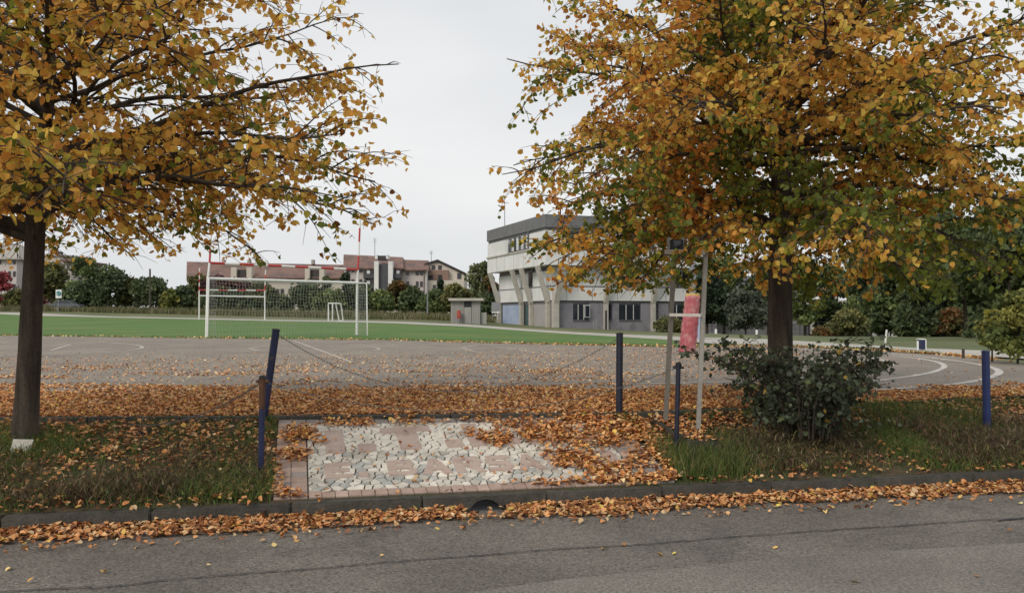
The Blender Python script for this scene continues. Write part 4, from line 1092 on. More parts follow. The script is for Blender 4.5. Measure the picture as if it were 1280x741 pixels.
# ground columns and slanted columns
def column(a, b, da, db, w=.42):
    c = MB(); c.bar(sp(a, b, -1.6), sp(a, b, 2.5), w, w, side=FA_); c.build('column', M['sch_col'], school, bevel=.02)
    c = MB(); c.bar(sp(a, b, 2.3), sp(a + da, b + db, 6.04), w * .95, w, side=FA_ if abs(db) > 0 else FB_); c.build('slanted_column', M['sch_col'], school)
for a in (5.85, 11.25, 16.6): column(a, -.12, 0, -O)
for b in (5.2, 8.0, 15.2): column(-.12, b, -O, 0)
column(-.2, .45, -O, .0, .42); column(.3, -.2, .3, -O, .6)
# upper block
ub = (-O, SL, -O, SD - .2)
zt0, zt1 = 6.05, 7.7
S('upper_parapet_wall', (-O, SL, -O, SD, zt0, zt1), 'sch_white', label='white projecting top floor base')
S('ledge', (-O - .12, SL, -O - .12, SD + .05, zt1 + .003, zt1 + .17), 'sch_col')
S('top_core', (-O + .35, SL, -O + .35, SD - .1, zt1 + .17, 9.7), 'sch_grey', label='dark recess behind the top floor')
top_w = [(-O, 1.0, 0), (1.0, 3.6, 1), (3.6, 8, 0), (8, 11, 1), (11, 15, 0), (15, 17, 1), (17, SL, 0)]
for a0, a1, k in top_w:
    if k == 0: S('wall_panel', (a0, a1, -O + .04, -O + .34, zt1 + .175, 9.4), 'sch_white', label='white top floor panel')
    else:
        f = S('window', (a0 + .02, a1 - .02, -O + .2, -O + .3, zt1 + .18, 9.4), 'winframe')
        for j in range(3): S('pane', (a0 + .1 + j * (a1 - a0 - .1) / 3, a0 + (j + 1) * (a1 - a0 - .1) / 3, -O + .15, -O + .198, zt1 + .3, 9.3), 'glass', f)
tb = [(-O + .36, 3.4, 0), (3.4, 9.4, 1), (9.4, SD, 0)]
for b0, b1, k in tb:
    if k == 0: S('wall_panel', (-O + .04, -O + .34, b0, b1, zt1 + .175, 9.4), 'sch_white', label='white side top floor panel')
    else:
        f = S('window', (-O + .2, -O + .3, b0 + .02, b1 - .02, zt1 + .18, 9.55), 'winframe')
        for j in range(4):
            c0, c1 = b0 + .25 + j * 1.42, b0 + 1.45 + j * 1.42
            S('pane', (-O + .15, -O + .198, c0, c1, zt1 + .3, 9.45), 'glass', f); S('curtain', (-O + .1, -O + .148, c0, c0 + .6, zt1 + .32, 9.4), 'winframe_w', f)
        S('open_sash', (-O - .35, -O - .3, b0 + 5.2, b0 + 5.9, zt1 + .3, 9.3), 'winframe_w', f)
S('downpipe', (-O - .1, -O + .03, 3.2, 3.38, zt1 + .18, 9.7), 'winframe')
S('clerestory', (-O + .1, SL, -O + .1, SD - .1, 9.403, 9.7), 'winframe', label='dark strip below the roof band')
S('roof_band', (-O - .05, SL, -O - .05, SD + .05, 9.703, 10.95), 'sch_grey')
mb = MB(); mb.tube([sp(-.6, 12, 10.95), sp(-.6, 12, 13.9)], .05, 6); mb.tube([sp(-.6, 12, 13.7), sp(-.1, 12, 13.7)], .03, 5); mb.build('antenna', M['steel'], school)
S('base_step', (6, SL, -.9, .08, -1.6, -.75), 'concrete_pale', label='pale concrete step')
for a in (1.6, 4.4, 7.2, 10.0, 12.8, 15.6): S('panel_joint', (a, a + .04, -O - .004, -O + .02, zt0, zt1), 'sch_grey'); S('panel_joint', (a, a + .04, -.024, -.0, 2.64, 3.99), 'sch_grey')
for b in (2., 4.8, 7.6, 10.4, 13.2): S('panel_joint', (-O - .004, -O + .02, b, b + .05, zt0, zt1), 'sch_grey')
# entrance wing further right
wing = empty('school_wing', at(1000, 412, 96), 'lower grey wing of the school with a canopy behind the right lime tree', 'school')
def wbox(name, x0, x1, y0, y1, Y, dep, m, parent=wing, label=None):
    a = at(x0, y1, Y); b = at(x1, y0, Y); mb = MB(); mb.hexa([(a.x, Y, a.z), (b.x, Y, a.z), (b.x, Y + dep, a.z), (a.x, Y + dep, a.z)], [(a.x, Y, b.z), (b.x, Y, b.z), (b.x, Y + dep, b.z), (a.x, Y + dep, b.z)])
    return mb.build(name, M[m], parent, label=label)
wbox('wall', 868, 1010, 376, 420, 96, 8, 'sch_wall'); wbox('upper_wall', 890, 1012, 345, 375.8, 97, 8, 'sch_wall')
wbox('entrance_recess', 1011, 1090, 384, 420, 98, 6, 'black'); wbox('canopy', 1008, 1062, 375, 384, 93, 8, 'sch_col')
f = wbox('stair_block', 1020, 1050, 330, 374, 95, 6, 'sch_white'); wbox('window', 1024, 1036, 343, 358, 94.9, .09, 'glass', f)
wbox('canopy_post', 1014, 1018, 385, 418, 93.5, .4, 'sch_col')
for x in (905, 965): f = wbox('window', x, x + 22, 386, 400, 95.85, .12, 'winframe'); wbox('pane', x + 1.5, x + 20.5, 387.5, 398.5, 95.8, .04, 'glass', f)
wbox('plinth', 870, 1008, 404, 420, 95.6, .35, 'sch_grey')
hall = empty('school_hall', at(1120, 410, 100), 'taller white block with grey roof rising behind the right lime crown', 'school')
mb = MB(); a, b = at(1088, 281, 104), at(1185, 262, 88)
def hallbox(z0a, z1a, z0b, z1b, m, nm, off=0):
    mb = MB(); d = Vector((3, 12, 0)); o_ = Vector((0, -off, 0))
    mb.hexa([Vector((a.x, a.y, z0a)) + o_, Vector((b.x, b.y, z0b)) + o_, Vector((b.x, b.y, z0b)) + d, Vector((a.x, a.y, z0a)) + d], [Vector((a.x, a.y, z1a)) + o_, Vector((b.x, b.y, z1b)) + o_, Vector((b.x, b.y, z1b)) + d, Vector((a.x, a.y, z1a)) + d]); return mb.build(nm, M[m], hall)
hallbox(-1.5, a.z - 1.1, -1.5, a.z - 1.1, 'sch_white', 'wall'); hallbox(a.z - 1.08, a.z, a.z - 1.08, a.z, 'sch_grey', 'roof_band', .3)
for px in (1117, 1136): q = at(px, 290, 100); mb = MB(); mb.box((q.x, q.y - 3.4 + (px < 1120) * 3, 4), (.35, .4, 10)); mb.build('column', M['sch_col'], hall)

# small plank hut with a red cabinet
hp = at(583, 405, 83); hut = empty('hut', (hp.x, hp.y, h(hp.x, hp.y)), 'small grey plank hut with flat roof and dark hatch beside the school', 'hut')
hz = h(hp.x, hp.y) - .1
def hb(name, x0, x1, y0, y1, Y, dep, m, parent=hut, label=None):
    return wbox(name, x0, x1, y0, y1, Y, dep, m, parent, label)
hb('wall', 563.5, 600, 376, 405.5, 82, 2.6, 'hut', label='plain inner wall of the hut')
for k in range(18):
    x = 564 + k * 2.0
    if 580 <= x < 589: continue
    hb('plank', x, x + 1.85, 376.3, 405, 81.95 - .02 * (k % 2), .04, 'hut')
dd = hb('door', 580.2, 589, 384, 405, 81.93, .05, 'hut', label='flush plank door'); hb('hatch', 580.2, 589, 376.5, 383.6, 81.92, .06, 'black')
hb('roof', 560.5, 604, 372.6, 375.8, 81.5, 3.8, 'sch_col'); hb('low_box', 600.4, 608, 390.5, 405, 82.3, 1.5, 'hut')
rc = empty('red_cabinet', at(572, 405, 81.3), 'small red cabinet standing in front of the plank hut', 'cabinet')
hb('body', 571, 575.6, 388, 398, 81.3, .3, 'red_box', rc); hb('leg', 571.6, 572.4, 398, 405, 81.35, .06, 'winframe', rc); hb('leg', 574.2, 575, 398, 405, 81.35, .06, 'winframe', rc); hb('door_plate', 571.7, 574.9, 389.5, 396, 81.26, .03, 'sign_red', rc)
gb = empty('grey_cabinet', at(621, 397, 90), 'pale blue grey panel board between the hut and the school', 'board')
hb('panel', 614.5, 625, 377.5, 389, 90, .15, 'steel', gb); hb('shelf', 614.5, 625, 389.5, 391, 89.9, .3, 'white_paint', gb); hb('leg', 615, 615.8, 391, 400, 90, .1, 'steel', gb); hb('leg', 623.5, 624.3, 391, 400, 90, .1, 'steel', gb)

# ------------------------------------------------------------------ distant houses
def house_root(name, px, Y, label, cat='apartments'): p = at(px, 385, Y); return empty(name, (p.x, Y, h(p.x, Y)), label, cat)
def wbx(name, x0, x1, y0, y1, Y, dep, m, parent, label=None): return wbox(name, x0, x1, y0, y1, Y, dep, m, parent, label)
def win(parent, x0, x1, y0, y1, Y, m='winframe'):
    f = wbx('window', x0, x1, y0, y1, Y - .12, .14, m, parent); wbx('pane', x0 + .35, x1 - .35, y0 + .4, y1 - .4, Y - .15, .025, 'glass', f); return f
def roof(parent, x0, x1, ye, yr, Y, dep, m='roof', over=.8, yr2=None):
    a, b = at(x0, ye, Y - over), at(x1, ye, Y - over); ra_, rb_ = at(x0 + .5, yr, Y + dep / 2), at(x1 - .5, yr2 or yr, Y + dep / 2); dn_ = Vector((0, 0, -.25))
    c, d = Vector((b.x, Y + dep + over, b.z)), Vector((a.x, Y + dep + over, a.z))
    mb = MB(); mb.v += [a, b, rb_, ra_, a + dn_, b + dn_, c, d, c + dn_, d + dn_]
    mb.f += [(0, 1, 2, 3), (3, 2, 6, 7), (0, 4, 5, 1), (4, 9, 8, 5), (7, 6, 8, 9), (1, 5, 8, 6, 2), (0, 3, 7, 9, 4)]
    return mb.build('roof', M[m], parent)
B = house_root('apartment_row', 330, 150, 'long low apartment row with red brown roof behind the goal')
wbx('wall', 235, 431, 346, 392, 150, 12, 'cream', B); rf = roof(B, 233, 432, 346.5, 327, 150, 12, yr2=331)
for x0, x1 in ((288.5, 295.5), (308, 314.5), (381, 387), (399, 405)): wbx('pier', x0, x1, 334, 352, 148.7, 1.5, 'cream', B)
for x0, x1 in ((296, 307.5), (387.3, 398.7)): wbx('loggia', x0, x1, 337, 350, 149.3, .9, 'roof_dark', B)
for x in (275, 317, 321, 341, 346.5, 352, 357, 362, 368, 373, 409, 415): win(B, x, x + 3.2, 347.2, 351.5, 150, 'shutter')
for x in (344.5, 350.5, 360.5, 322, 328, 410): win(B, x, x + 4.2, 361, 367.5, 150, 'shutter')
for x in (244, 251, 260, 268): win(B, x, x + 3.5, 352, 358, 150, 'shutter'); win(B, x, x + 3.5, 366, 372, 150, 'shutter')
for x in (277, 309, 389): wbx('chimney', x, x + 3, 324.5, 330, 155, 1.2, 'concrete_pale', B)
wbx('ground_wall', 343, 368, 374, 385, 149.8, .15, 'dgrey', B)
Cc_ = house_root('apartment_tower_block', 465, 152, 'tall pale apartment block with dark stair strip between two white piers')
wbx('wall', 430, 502, 334, 392, 152, 14, 'pinkwall', Cc_); roof(Cc_, 429, 504, 334.5, 318, 152, 12, yr2=321.5)
for x0, x1 in ((467.5, 473), (485, 490.8)): wbx('pier', x0, x1, 326.5, 371, 150.2, 1.75, 'sch_white', Cc_)
wbx('stair_strip', 473.3, 484.7, 330.5, 372, 150.9, 1, 'dgrey', Cc_)
for x0, x1 in ((468.6, 472), (482.5, 485)): wbx('roof_vent', x0, x1, 318.5, 323.5, 151, 2, 'sch_white', Cc_)
wbx('roof_gap', 472.3, 482.3, 319.5, 325, 151.3, 1.6, 'roof_dark', Cc_)
for x0, x1 in ((454.5, 467), (491.3, 502)):
    for y in (337.5, 350.5, 362):
        lg = wbx('loggia', x0, x1, y, y + 11, 151.4, .58, 'roof_dark', Cc_); wbx('balcony_rail', x0 - .3, x1 + .2, y + 5, y + 10.2, 150.9, .3, 'balcony', Cc_)
        wbx('window', x0 + 4, x0 + 8, y + .5, y + 4.6, 151.3, .08, 'winframe_w', lg)
for x in (433.5, 439.5, 449): win(Cc_, x, x + 3.2, 336, 340, 152, 'shutter'); win(Cc_, x, x + 3.2, 349, 353.5, 152, 'shutter')
D_ = house_root('apartment_house', 518, 153, 'pale apartment house with red brown roof and paired windows right of the stair strip')
wbx('wall', 503, 533.5, 336, 392, 153, 12, 'pinkwall', D_); roof(D_, 502, 536, 336.5, 324.5, 153, 12, yr2=325.5); wbx('downpipe', 529.5, 530.3, 337, 372, 152.8, .15, 'shutter', D_)
for y in (337.2, 351.6):
    for x in (508, 519.8, 525): win(D_, x, x + 3.2, y, y + 6.6, 153, 'shutter')
E_ = house_root('gabled_house', 556, 156, 'cream gabled house with dark eaves and brown brick terrace')
a, b, c_2, d_2, e_2 = at(532.5, 392, 156), at(533, 331, 156), at(547, 327, 156), at(580, 343, 156), at(580, 392, 156)
mb = MB(); q5 = [a, b, c_2, d_2, e_2]; mb.v += q5 + [p + Vector((0, 12, 0)) for p in q5]; mb.f += [(0, 4, 3, 2, 1), (5, 6, 7, 8, 9)] + [(i, (i + 1) % 5, 5 + (i + 1) % 5, 5 + i) for i in range(5)]; mb.build('wall', M['cream'], E_)
mb = MB()
for p0, q0 in ((at(530, 331.4, 155.5), at(547, 326.2, 155.5)), (at(547, 326.2, 155.5), at(582, 342.8, 155.5))): mb.hexa([p0, q0, q0 + Vector((0, 13, 0)), p0 + Vector((0, 13, 0))], [v_ + Vector((0, 0, .3)) for v_ in (p0, q0, q0 + Vector((0, 13, 0)), p0 + Vector((0, 13, 0)))])
mb.build('roof', M['roof_dark'], E_)
wbx('terrace', 535.5, 560.5, 337.5, 350, 155, .95, 'brown_terrace', E_); wbx('side_block', 534, 580, 350.3, 392, 154.2, 1.7, 'cream', E_)
for x in (539.5, 547.5): win(E_, x, x + 4.4, 331.6, 336.6, 156, 'shutter')
win(E_, 541, 545, 356, 362.5, 154.2, 'shutter'); wbx('opening', 547.5, 552.5, 343.5, 349.5, 154.9, .08, 'black', E_); wbx('opening', 536, 541, 344, 349.5, 154.9, .08, 'black', E_); win(E_, 571.5, 576.5, 341, 348.5, 156)
lp = house_root('apartment_house', 5, 150, 'pale pink apartment house cut by the left edge of the picture')
wbx('wall', -60, 21, 322, 392, 150, 14, 'pinkwall', lp); roof(lp, -62, 24, 322.5, 305, 150, 14, m='concrete_pale')
for x in (-10, -2, 10, 16): 
    for y in (323.5, 339, 355): win(lp, x, x + 3, y, y + 6.5, 150, 'shutter')
lq = house_root('apartment_house', 70, 158, 'pale stepped apartment house behind the hedge right of the left lime trunk')
wbx('wall', 46, 75, 320, 392, 158, 12, 'cream', lq); wbx('wall', 75.2, 89, 327, 392, 156, 12, 'pinkwall', lq); wbx('parapet', 45, 76, 317.5, 319.8, 157.6, 12, 'concrete_pale', lq); wbx('roof', 74.6, 91, 324, 326.8, 155, 13, 'roof', lq); wbx('chimney', 72, 75.5, 314.5, 319, 160, 1, 'roof_dark', lq)
for x in (53, 60, 67, 77.5, 83.5):
    for y in (330, 344, 357): win(lq, x, x + 3, y, y + 6.5, 158 if x < 75 else 156)
rg = house_root('bungalow', 1190, 75, 'white single storey house glimpsed between trunks at the right', 'house')
wbx('wall', 1145, 1216, 396, 416, 75, 8, 'sch_white', rg); roof(rg, 1142, 1220, 397, 380, 75, 8, 'roof_dark')
for x in (1158, 1180, 1198): win(rg, x, x + 9, 401, 409, 75, 'winframe')
hg = MB()
# antennas
for px, y0, y1, Y, lab in ((468.5, 322, 298, 156, 'thin television antenna on the tall apartment block roof'), (539, 330, 314, 158, 'thin television antenna beside the gabled house roof')):
    mb = MB(); p, q = at(px, y0, Y), at(px, y1, Y); mb.tube([p, q], .06, 5)
    for k in (.8, .9, 1.): v_ = p.lerp(q, k); mb.tube([v_ - Vector((.35, 0, 0)), v_ + Vector((.35, 0, 0))], .025, 4)
    thing('television_antenna', mb, M['steel'], p, lab, 'antenna')
# poles
for px, y0, y1, Y, rd, lab in ((187.5, 391, 336, 118, .16, 'dark wooden utility pole in front of the far hedge left of the goal'), (534.3, 392, 338, 112, .1, 'thin pale pole in front of the gabled house')):
    mb = MB(); p = at(px, y0, Y); p.z = h(p.x, Y); mb.tube([p, at(px, y1, Y)], [rd, rd * .75], 8)
    thing('utility_pole', mb, M['wood_pole'] if rd > .12 else M['steel'], p, lab, 'pole')
# left parking style sign: white board with a round blue green emblem
sg = empty('road_sign', at(72.5, 392, 112), 'white square sign with round green blue emblem at the far left', 'sign')
wbx('board', 69.5, 76.8, 362, 372.5, 112, .08, 'sign_white', sg)
c = at(73.1, 366.6, 111.93); mb = MB(); mb.tube([c + Vector((.26 * math.cos(t), 0, .26 * math.sin(t))) for t in [2 * math.pi * k / 16 for k in range(17)]], .055, 5, cap=False); mb.build('emblem_ring', M['sign_green'], sg)
mb = MB(); mb.box(c, (.16, .05, .3)); mb.build('emblem_mark', M['sign_green'], sg); mb = MB(); p = at(72.8, 392, 112.2); mb.tube([p, at(72.8, 373, 112.2)], .05, 6); mb.build('pole', M['steel'], sg)
# right red and white sign
rs = empty('road_sign', at(1101, 433, 52), 'red sign with white disc above a small white plate before the dark trees', 'sign')
wbx('board', 1090.5, 1104, 386, 396.5, 52, .05, 'sign_red', rs); c = at(1097.5, 390.5, 51.95); mb = MB(); mb.tube([c, c + Vector((0, -.02, 0))], .2, 16); mb.build('white_disc', M['sign_white'], rs)
wbx('plate', 1090.5, 1104.5, 397, 401, 52, .04, 'sign_white', rs); mb = MB(); p = at(1096, 435, 52.1); mb.tube([p, at(1096, 388, 52.1)], .035, 8); mb.build('pole', M['steel'], rs)
mb = MB(); p = G(1106, 434); mb.bar(p, at(1108.3, 412, p.y), .045); thing('marker_stake', mb, M['white_wood'], p, 'pale leaning stake at the court edge beside the yellow bush', 'stake')
bs = empty('waste_bin', G(1154, 438), 'small blue and white waste bin on a stand beyond the track curves', 'bin'); Yb = bs.location.y
wbx('body', 1151.5, 1156.5, 424.5, 436.5, Yb, .25, 'blue', bs); wbx('stand', 1147, 1148.3, 426, 438, Yb, .06, 'white_paint', bs); wbx('stand', 1157, 1158, 424, 438, Yb, .06, 'white_paint', bs); wbx('lid', 1151, 1157, 423.3, 424.4, Yb - .02, .29, 'white_paint', bs)
mb = MB(); p = G(1204, 448); mb.bar(p, at(1204, 436, p.y), .05); thing('short_stake', mb, M['wood_pole'], p, 'short dark stake at the edge of the pale path at right', 'stake')
# posts and fence rail by the school
for px, y0, y1, lab in ((757.5, 412, 388, 'black lamp post shaft before the second school column'), (745.5, 416, 399, 'thin grey stake on the grass before the school windows'), (742, 412, 402, 'short thin stake left of the grey one before the school')):
    mb = MB(); p = at(px, y0, 80); p.z = h(p.x, 80); mb.tube([p, at(px, y1, 80)], .1 if y1 == 388 else .05, 6); thing('stake', mb, M['black'] if y1 == 388 else M['steel'], p, lab, 'stake')
fc = empty('wire_fence', at(940, 418, 78), 'low dark wire fence in front of the grey school wing', 'fence')
fx = [868 + 11 * k for k in range(22)]; prev = None
for x in fx:
    p = at(x, 412, 78); p.z = h(p.x, 78); mb = MB(); mb.tube([p, p + Vector((0, 0, 1.5))], .035, 5); mb.build('fence_post', M['winframe'], fc)
    if prev:
        for zz in (.3, .7, 1.1, 1.45): mb = MB(); mb.tube([prev + Vector((0, 0, zz)), p + Vector((0, 0, zz))], .012, 4); mb.build('fence_wire', M['winframe'], fc)
    prev = p
for px, lab in ((895, 'small white marker stub on the grass behind the shrub at left'), (946, 'small white marker stub on the grass nearest the lime trunk')):
    p = at(px, 417, 62); p.z = h(p.x, 62); mb = MB(); mb.tube([p, p + Vector((0, 0, .28)), p + Vector((0, 0, .33))], [.09, .09, .04], 8); thing('marker_stub', mb, M['white_paint'], p, lab, 'marker')

# ------------------------------------------------------------------ far car
ca = at(81, 387, 122); car = empty('parked_car', (ca.x, 122, h(ca.x, 122)), 'dark silver car parked by the far hedge at left', 'car'); z0 = h(ca.x, 122) + .1
def cprof(pts, y0, y1, m, nm, parent=car):
    mb = MB(); n = len(pts); mb.v += [Vector((ca.x + x, y0, z0 + z)) for x, z in pts] + [Vector((ca.x + x, y1, z0 + z)) for x, z in pts]
    mb.f += [tuple(range(n)), tuple(range(2 * n - 1, n - 1, -1))] + [(i, n + i, n + (i + 1) % n, (i + 1) % n) for i in range(n)]; return mb.build(nm, M[m], parent)
cprof([(-2, .3), (-2.05, .75), (-1.85, .92), (-1.1, .98), (1.0, .98), (1.85, .85), (2.1, .65), (2.05, .3)], 122, 123.7, 'car_paint', 'body')
cprof([(-1.7, .985), (-1.2, 1.42), (.3, 1.45), (1.05, .985)], 122.1, 123.6, 'car_paint', 'cabin')
cprof([(-1.4, 1.02), (-1.08, 1.35), (-.4, 1.37), (-.4, 1.02)], 122.06, 122.098, 'glass', 'window'); cprof([(-.3, 1.02), (-.3, 1.37), (.25, 1.38), (.8, 1.02)], 122.06, 122.098, 'glass', 'window')
for x in (-1.25, 1.3):
    mb = MB(); mb.tube([(ca.x + x, 121.97, z0 + .32), (ca.x + x, 122.2, z0 + .32)], .33, 14); wh = mb.build('wheel', M['tyre'], car); mb = MB(); mb.tube([(ca.x + x, 121.94, z0 + .32), (ca.x + x, 121.968, z0 + .32)], .19, 12); mb.build('rim', M['steel'], wh)

# ------------------------------------------------------------------ background trees and shrubs
PAL = {'dark': [(.085, .115, .048), (.115, .145, .06), (.06, .08, .04)], 'mid': [(.12, .16, .055), (.165, .2, .07), (.08, .11, .045)], 'olive': [(.14, .145, .05), (.18, .17, .06), (.1, .11, .042)],
       'grey': [(.085, .1, .07), (.11, .125, .09), (.06, .075, .05)], 'yellow': [(.3, .27, .04), (.36, .33, .05), (.2, .2, .04)], 'ygreen': [(.17, .19, .05), (.24, .23, .055), (.1, .13, .04)],
       'red': [(.12, .045, .04), (.14, .06, .05), (.085, .035, .035)], 'pinkred': [(.3, .06, .07), (.36, .09, .09), (.2, .05, .05)], 'rust': [(.17, .085, .03), (.12, .09, .03), (.08, .085, .03)], 'pale': [(.15, .17, .08), (.2, .21, .1), (.1, .12, .05)], 'conifer': [(.035, .055, .028), (.05, .07, .035), (.025, .04, .022)]}
def bgtree(px, Y, top, base, halfw, pal, label, seed, n=2600, trunk=.12, leaf=.3, shape='round', name='tree', cat='tree', group=None, low=.12, open_=.0):
    """px, top, base, halfw in photo pixels at distance Y"""
    lr = random.Random(seed); b = at(px, base, Y); zg = h(b.x, Y); t = at(px, top, Y); b.z = min(b.z, zg) if base >= 900 else zg
    H = t.z - b.z; Wd = halfw * Y / F * (1.12 if Y > 100 else 1.05)
    r = empty(name, b, label, cat, group)
    mb = MB(); tt = H * .62; lean = lr.uniform(-.05, .05) * H
    tp = [b - Vector((0, 0, .2)), b + Vector((lean * .3, 0, tt * .5)), b + Vector((lean, 0, tt))]; mb.tube(tp, [trunk * H * .16, trunk * H * .11, trunk * H * .04], 7)
    clumps = []
    K = 46 if n > 1500 else 22
    for i in range(K):
        f = low + (1 - low) * (lr.random() ** .85)
        if shape == 'round': prof = math.sqrt(max(0.02, 1 - ((f - .48) / .56) ** 2))
        elif shape == 'cone': prof = max(.08, 1.05 * (1 - f))
        elif shape == 'bush': prof = math.sqrt(max(.03, 1 - (f / 1.05) ** 2))
        elif shape == 'tall': prof = math.sqrt(max(.02, 1 - ((f - .6) / .44) ** 2)) if f > .25 else .5
        az = lr.uniform(0, 6.283); rr = Wd * prof * lr.random() ** .4 * .8
        c = b + Vector((math.cos(az) * rr + lean * f, math.sin(az) * rr, f * H * .9 + .03 * H))
        clumps.append((c, lr.uniform(.18, .36) * Wd if shape != 'cone' else lr.uniform(.1, .2) * Wd, lr.randrange(3), lr.uniform(.7, 1.25)))
        if i % 2 == 0 and f > .25: j = tp[1].lerp(tp[2], min(1, f)); mb.tube([j, j.lerp(c, .5) + Vector((0, 0, .05 * H)), c], [trunk * H * .045, trunk * H * .03, trunk * H * .01], 4, cap=False)
    mb.build('trunk', M['bark'], r)
    cc = rng.choice(len(clumps), n, p=np.array([c[1] ** 2 for c in clumps]) / sum(c[1] ** 2 for c in clumps))
    ctr = np.array([tuple(c[0]) for c in clumps]); rad = np.array([c[1] for c in clumps])
    d = rand_unit(n) * (rng.random(n) ** .45)[:, None] * np.array([1, 1, .75]); P = ctr[cc] + d * rad[cc][:, None] * 1.35
    P += rng.normal(0, .03, (n, 3)) * Wd; P[:, 2] = np.maximum(P[:, 2], b.z + .05)
    pc = np.array(PAL[pal]); ci = np.array([c[2] for c in clumps])[cc]; br = np.array([c[3] for c in clumps])[cc]
    C = pc[ci] * br[:, None] * rng.uniform(.7, 1.3, (n, 1))
    A1_ = rand_unit(n); B1_ = np.cross(A1_, rand_unit(n)); B1_ /= np.linalg.norm(B1_, axis=1, keepdims=True); s = (rng.uniform(.5, 1.2, n) * leaf)[:, None]
    V = np.stack([P - A1_ * s, P + B1_ * s * .6, P + A1_ * s, P - B1_ * s * .6], 1).reshape(-1, 3)
    o = np_mesh('crown', V, np.arange(n * 4).reshape(-1, 4), M['bgleaf'], np.repeat(C, 4, 0), r); o['kind'] = 'stuff'
    return r
T = 0
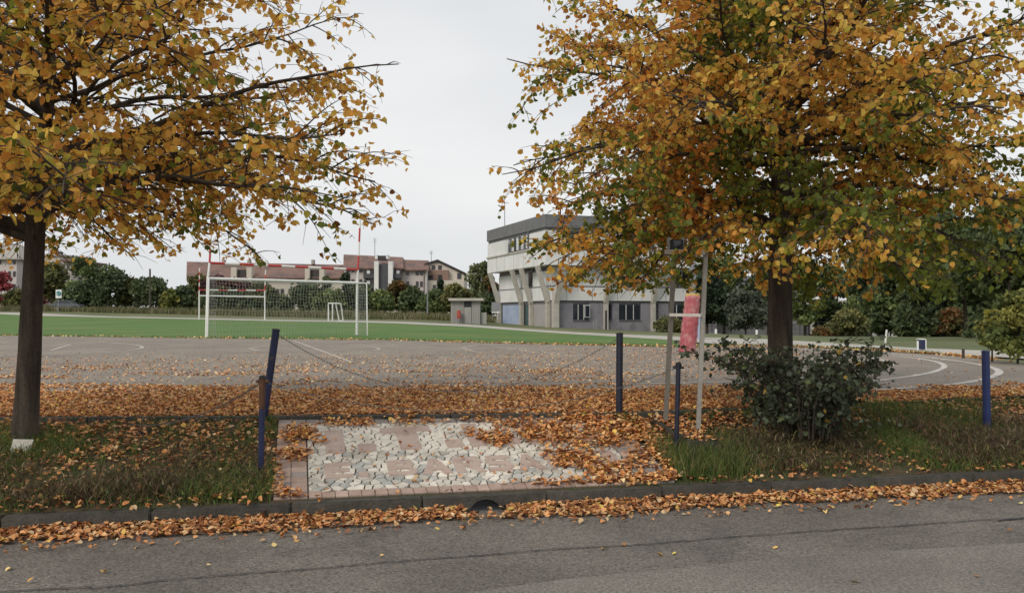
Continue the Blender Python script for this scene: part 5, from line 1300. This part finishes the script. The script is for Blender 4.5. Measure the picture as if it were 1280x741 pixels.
BG = [  # px, Y, top, base, halfw, palette, label, kwargs
 (2, 138, 339, 388, 12, 'pinkred', 'pinkish red tree at the far left edge before the pink house', {}),
 (20, 134, 362, 388, 14, 'olive', 'low olive shrub at the far left behind the lime trunk', dict(shape='bush')),
 (66, 132, 326, 388, 19, 'olive', 'olive brown tree before the stepped apartment house', {}),
 (48, 133, 345, 388, 13, 'pinkred', 'dull red shrub showing right of the left lime trunk', dict(shape='bush', n=1400)),
 (104, 130, 320, 388, 20, 'mid', 'tall loose green tree right of the stepped apartment house', dict(shape='tall')),
 (132, 128, 334, 389, 27, 'dark', 'broad dark green tree in the middle of the left hedge', {}),
 (95, 127, 358, 389, 22, 'dark', 'dark low shrub behind the parked car', dict(shape='bush')),
 (163, 130, 350, 389, 18, 'olive', 'olive rounded shrub left of the wooden pole', dict(shape='bush')),
 (192, 128, 349, 389, 24, 'dark', 'dark rounded tree behind the wooden pole', {}),
 (212, 127, 363, 390, 12, 'ygreen', 'yellow green shrub right of the wooden pole', dict(shape='bush', n=1500)),
 (228, 129, 360, 390, 18, 'dark', 'dark shrub left of the near goal', dict(shape='bush')),
 (244, 134, 342, 390, 13, 'olive', 'olive tree at the left end of the apartment row', {}),
 (268, 128, 344, 391, 17, 'red', 'dark red tree behind the left post of the near goal', {}),
 (298, 130, 349, 391, 20, 'red', 'wider dark red tree beside the far goal', {}),
 (283, 126, 368, 391, 34, 'dark', 'long dark hedge shrub under the dark red trees', dict(shape='bush', n=3200)),
 (325, 129, 352, 391, 16, 'olive', 'olive green tree by the right post of the far goal', {}),
 (345, 127, 372, 391, 18, 'dark', 'low dark shrub below the apartment row windows', dict(shape='bush')),
 (385, 128, 352, 391, 22, 'dark', 'dark tree in the middle of the near goal net', {}),
 (407, 130, 345, 391, 14, 'dark', 'narrow dark tree reaching the apartment roof line', dict(shape='cone')),
 (430, 129, 340, 391, 17, 'conifer', 'dark conifer at the corner of the tall apartment block', dict(shape='cone', n=3000)),
 (415, 126, 364, 391, 22, 'mid', 'mid green shrub behind the small training goal', dict(shape='bush')),
 (452, 128, 355, 391, 17, 'dark', 'dark shrub right of the near goal', dict(shape='bush')),
 (478, 127, 366, 392, 18, 'mid', 'low green shrub under the stair strip', dict(shape='bush')),
 (498, 129, 350, 392, 13, 'rust', 'rusty green tree before the right balconies', {}),
 (515, 128, 362, 392, 18, 'dark', 'dark shrub under the paired windows', dict(shape='bush')),
 (549, 140, 347, 392, 12, 'conifer', 'pointed dark conifer in front of the gabled house', dict(shape='cone', n=3000)),
 (543, 126, 366, 392, 20, 'mid', 'green shrub left of the plank hut', dict(shape='bush')),
 (572, 125, 358, 393, 18, 'olive', 'olive tree behind the plank hut', {}),
 (597, 130, 322, 394, 15, 'pale', 'tall loose pale green tree left of the school', dict(shape='tall', n=1900)),
 (612, 122, 344, 396, 12, 'rust', 'rust tinted tree against the school corner', {}),
 (606, 118, 366, 396, 16, 'dark', 'dark shrub between the hut and the school', dict(shape='bush')),
 (600, 160, 368, 392, 30, 'mid', 'distant green tree mass behind the hut', dict(shape='bush')),
 (884, 78, 330, 412, 26, 'conifer', 'very dark tree behind the timber frame', dict(n=4200)),
 (932, 70, 362, 415, 30, 'grey', 'grey green rounded shrub left of the right lime trunk', dict(shape='bush', n=4200, leaf=.16)),
 (905, 82, 316, 412, 30, 'mid', 'mid green tree rising behind the grey green shrub', dict(n=4000)),
 (960, 84, 318, 414, 30, 'dark', 'dark tree directly behind the right lime trunk', dict(n=3600)),
 (1006, 76, 318, 416, 21, 'mid', 'green tree just right of the right lime trunk', dict(n=3600)),
 (1062, 48, 391, 436, 26, 'olive', 'olive yellow bush beside the red and white sign', dict(shape='bush', n=4000, leaf=.12)),
 (1035, 50, 410, 433, 19, 'rust', 'low brownish shrub left of the olive yellow bush', dict(shape='bush', n=2200, leaf=.1)),
 (1088, 62, 330, 425, 28, 'dark', 'dark tree above the red and white sign', dict(n=4500, leaf=.22)),
 (1125, 50, 318, 434, 40, 'mid', 'large green tree reaching the ground left of the waste bin', dict(n=7000, leaf=.17, shape='round', low=.05)),
 (1142, 47, 378, 436, 27, 'dark', 'dark dense shrub just left of the waste bin', dict(shape='bush', n=5000, leaf=.14)),
 (1100, 74, 296, 424, 46, 'mid', 'tall green tree filling the gap under the right lime crown', dict(n=5000, leaf=.26, low=.05)),
 (1160, 66, 280, 424, 46, 'dark', 'tall dark tree left of the spreading tree', dict(n=6000, leaf=.26, low=.05)),
 (1230, 62, 300, 424, 56, 'dark', 'broad dark tree filling the background at far right', dict(n=6000, leaf=.26, low=.05)),
 (1040, 80, 330, 420, 26, 'dark', 'dark tree before the entrance canopy', dict(n=3000, leaf=.24)),
 (1208, 46, 268, 428, 70, 'mid', 'large spreading green tree with a forked trunk at right', dict(n=9000, leaf=.19, low=.36)),
 (1262, 40, 250, 432, 56, 'dark', 'dark green tree at the right edge of the picture', dict(n=8000, leaf=.17, low=.3)),
 (1190, 56, 388, 428, 22, 'rust', 'dull brownish shrub under the spreading tree', dict(shape='bush', n=3000, leaf=.14)),
 (1165, 80, 404, 424, 40, 'dark', 'long dark hedge in front of the white bungalow', dict(shape='bush', n=4000, leaf=.2)),
 (1228, 42, 395, 432, 18, 'dark', 'dark shrub right of the forked trunk', dict(shape='bush', n=2600, leaf=.13)),
 (1240, 19.2, 384, 452, 12, 'yellow', 'small yellow leaved sapling left of the yellow green bush', dict(shape='round', n=900, leaf=.05, low=.35)),
 (1272, 18.5, 366, 462, 40, 'ygreen', 'yellow green leafy bush at the right edge by the path', dict(shape='round', n=3200, leaf=.06, low=.2)),
 (838, 74, 400, 418, 22, 'olive', 'low olive shrub against the school wall', dict(shape='bush', n=2200, leaf=.14)),
]
for i, (px, Y, top, base, hw, pal, lab, kw) in enumerate(BG):
    kw = dict(kw); isb = kw.get('shape') == 'bush'
    kw.setdefault('leaf', .3 if Y > 100 else .2); kw['leaf'] *= 1.1; kw['n'] = int(kw.get('n', 2600) * (1.35 if Y < 100 else 1.1))
    if Y > 100: kw['n'] = int(kw.get('n', 2600) * 1.0)
    bgtree(px, Y, top, base, hw, pal, lab, 100 + i, name='shrub' if isb or 'sapling' in lab or 'bush' in lab else 'tree', cat='shrub' if isb or 'sapling' in lab or 'bush' in lab else 'tree', **kw)
print('tris', sum(len(o.data.polygons) for o in bpy.data.objects if o.type == 'MESH') * 2, 'objects', len(bpy.data.objects))
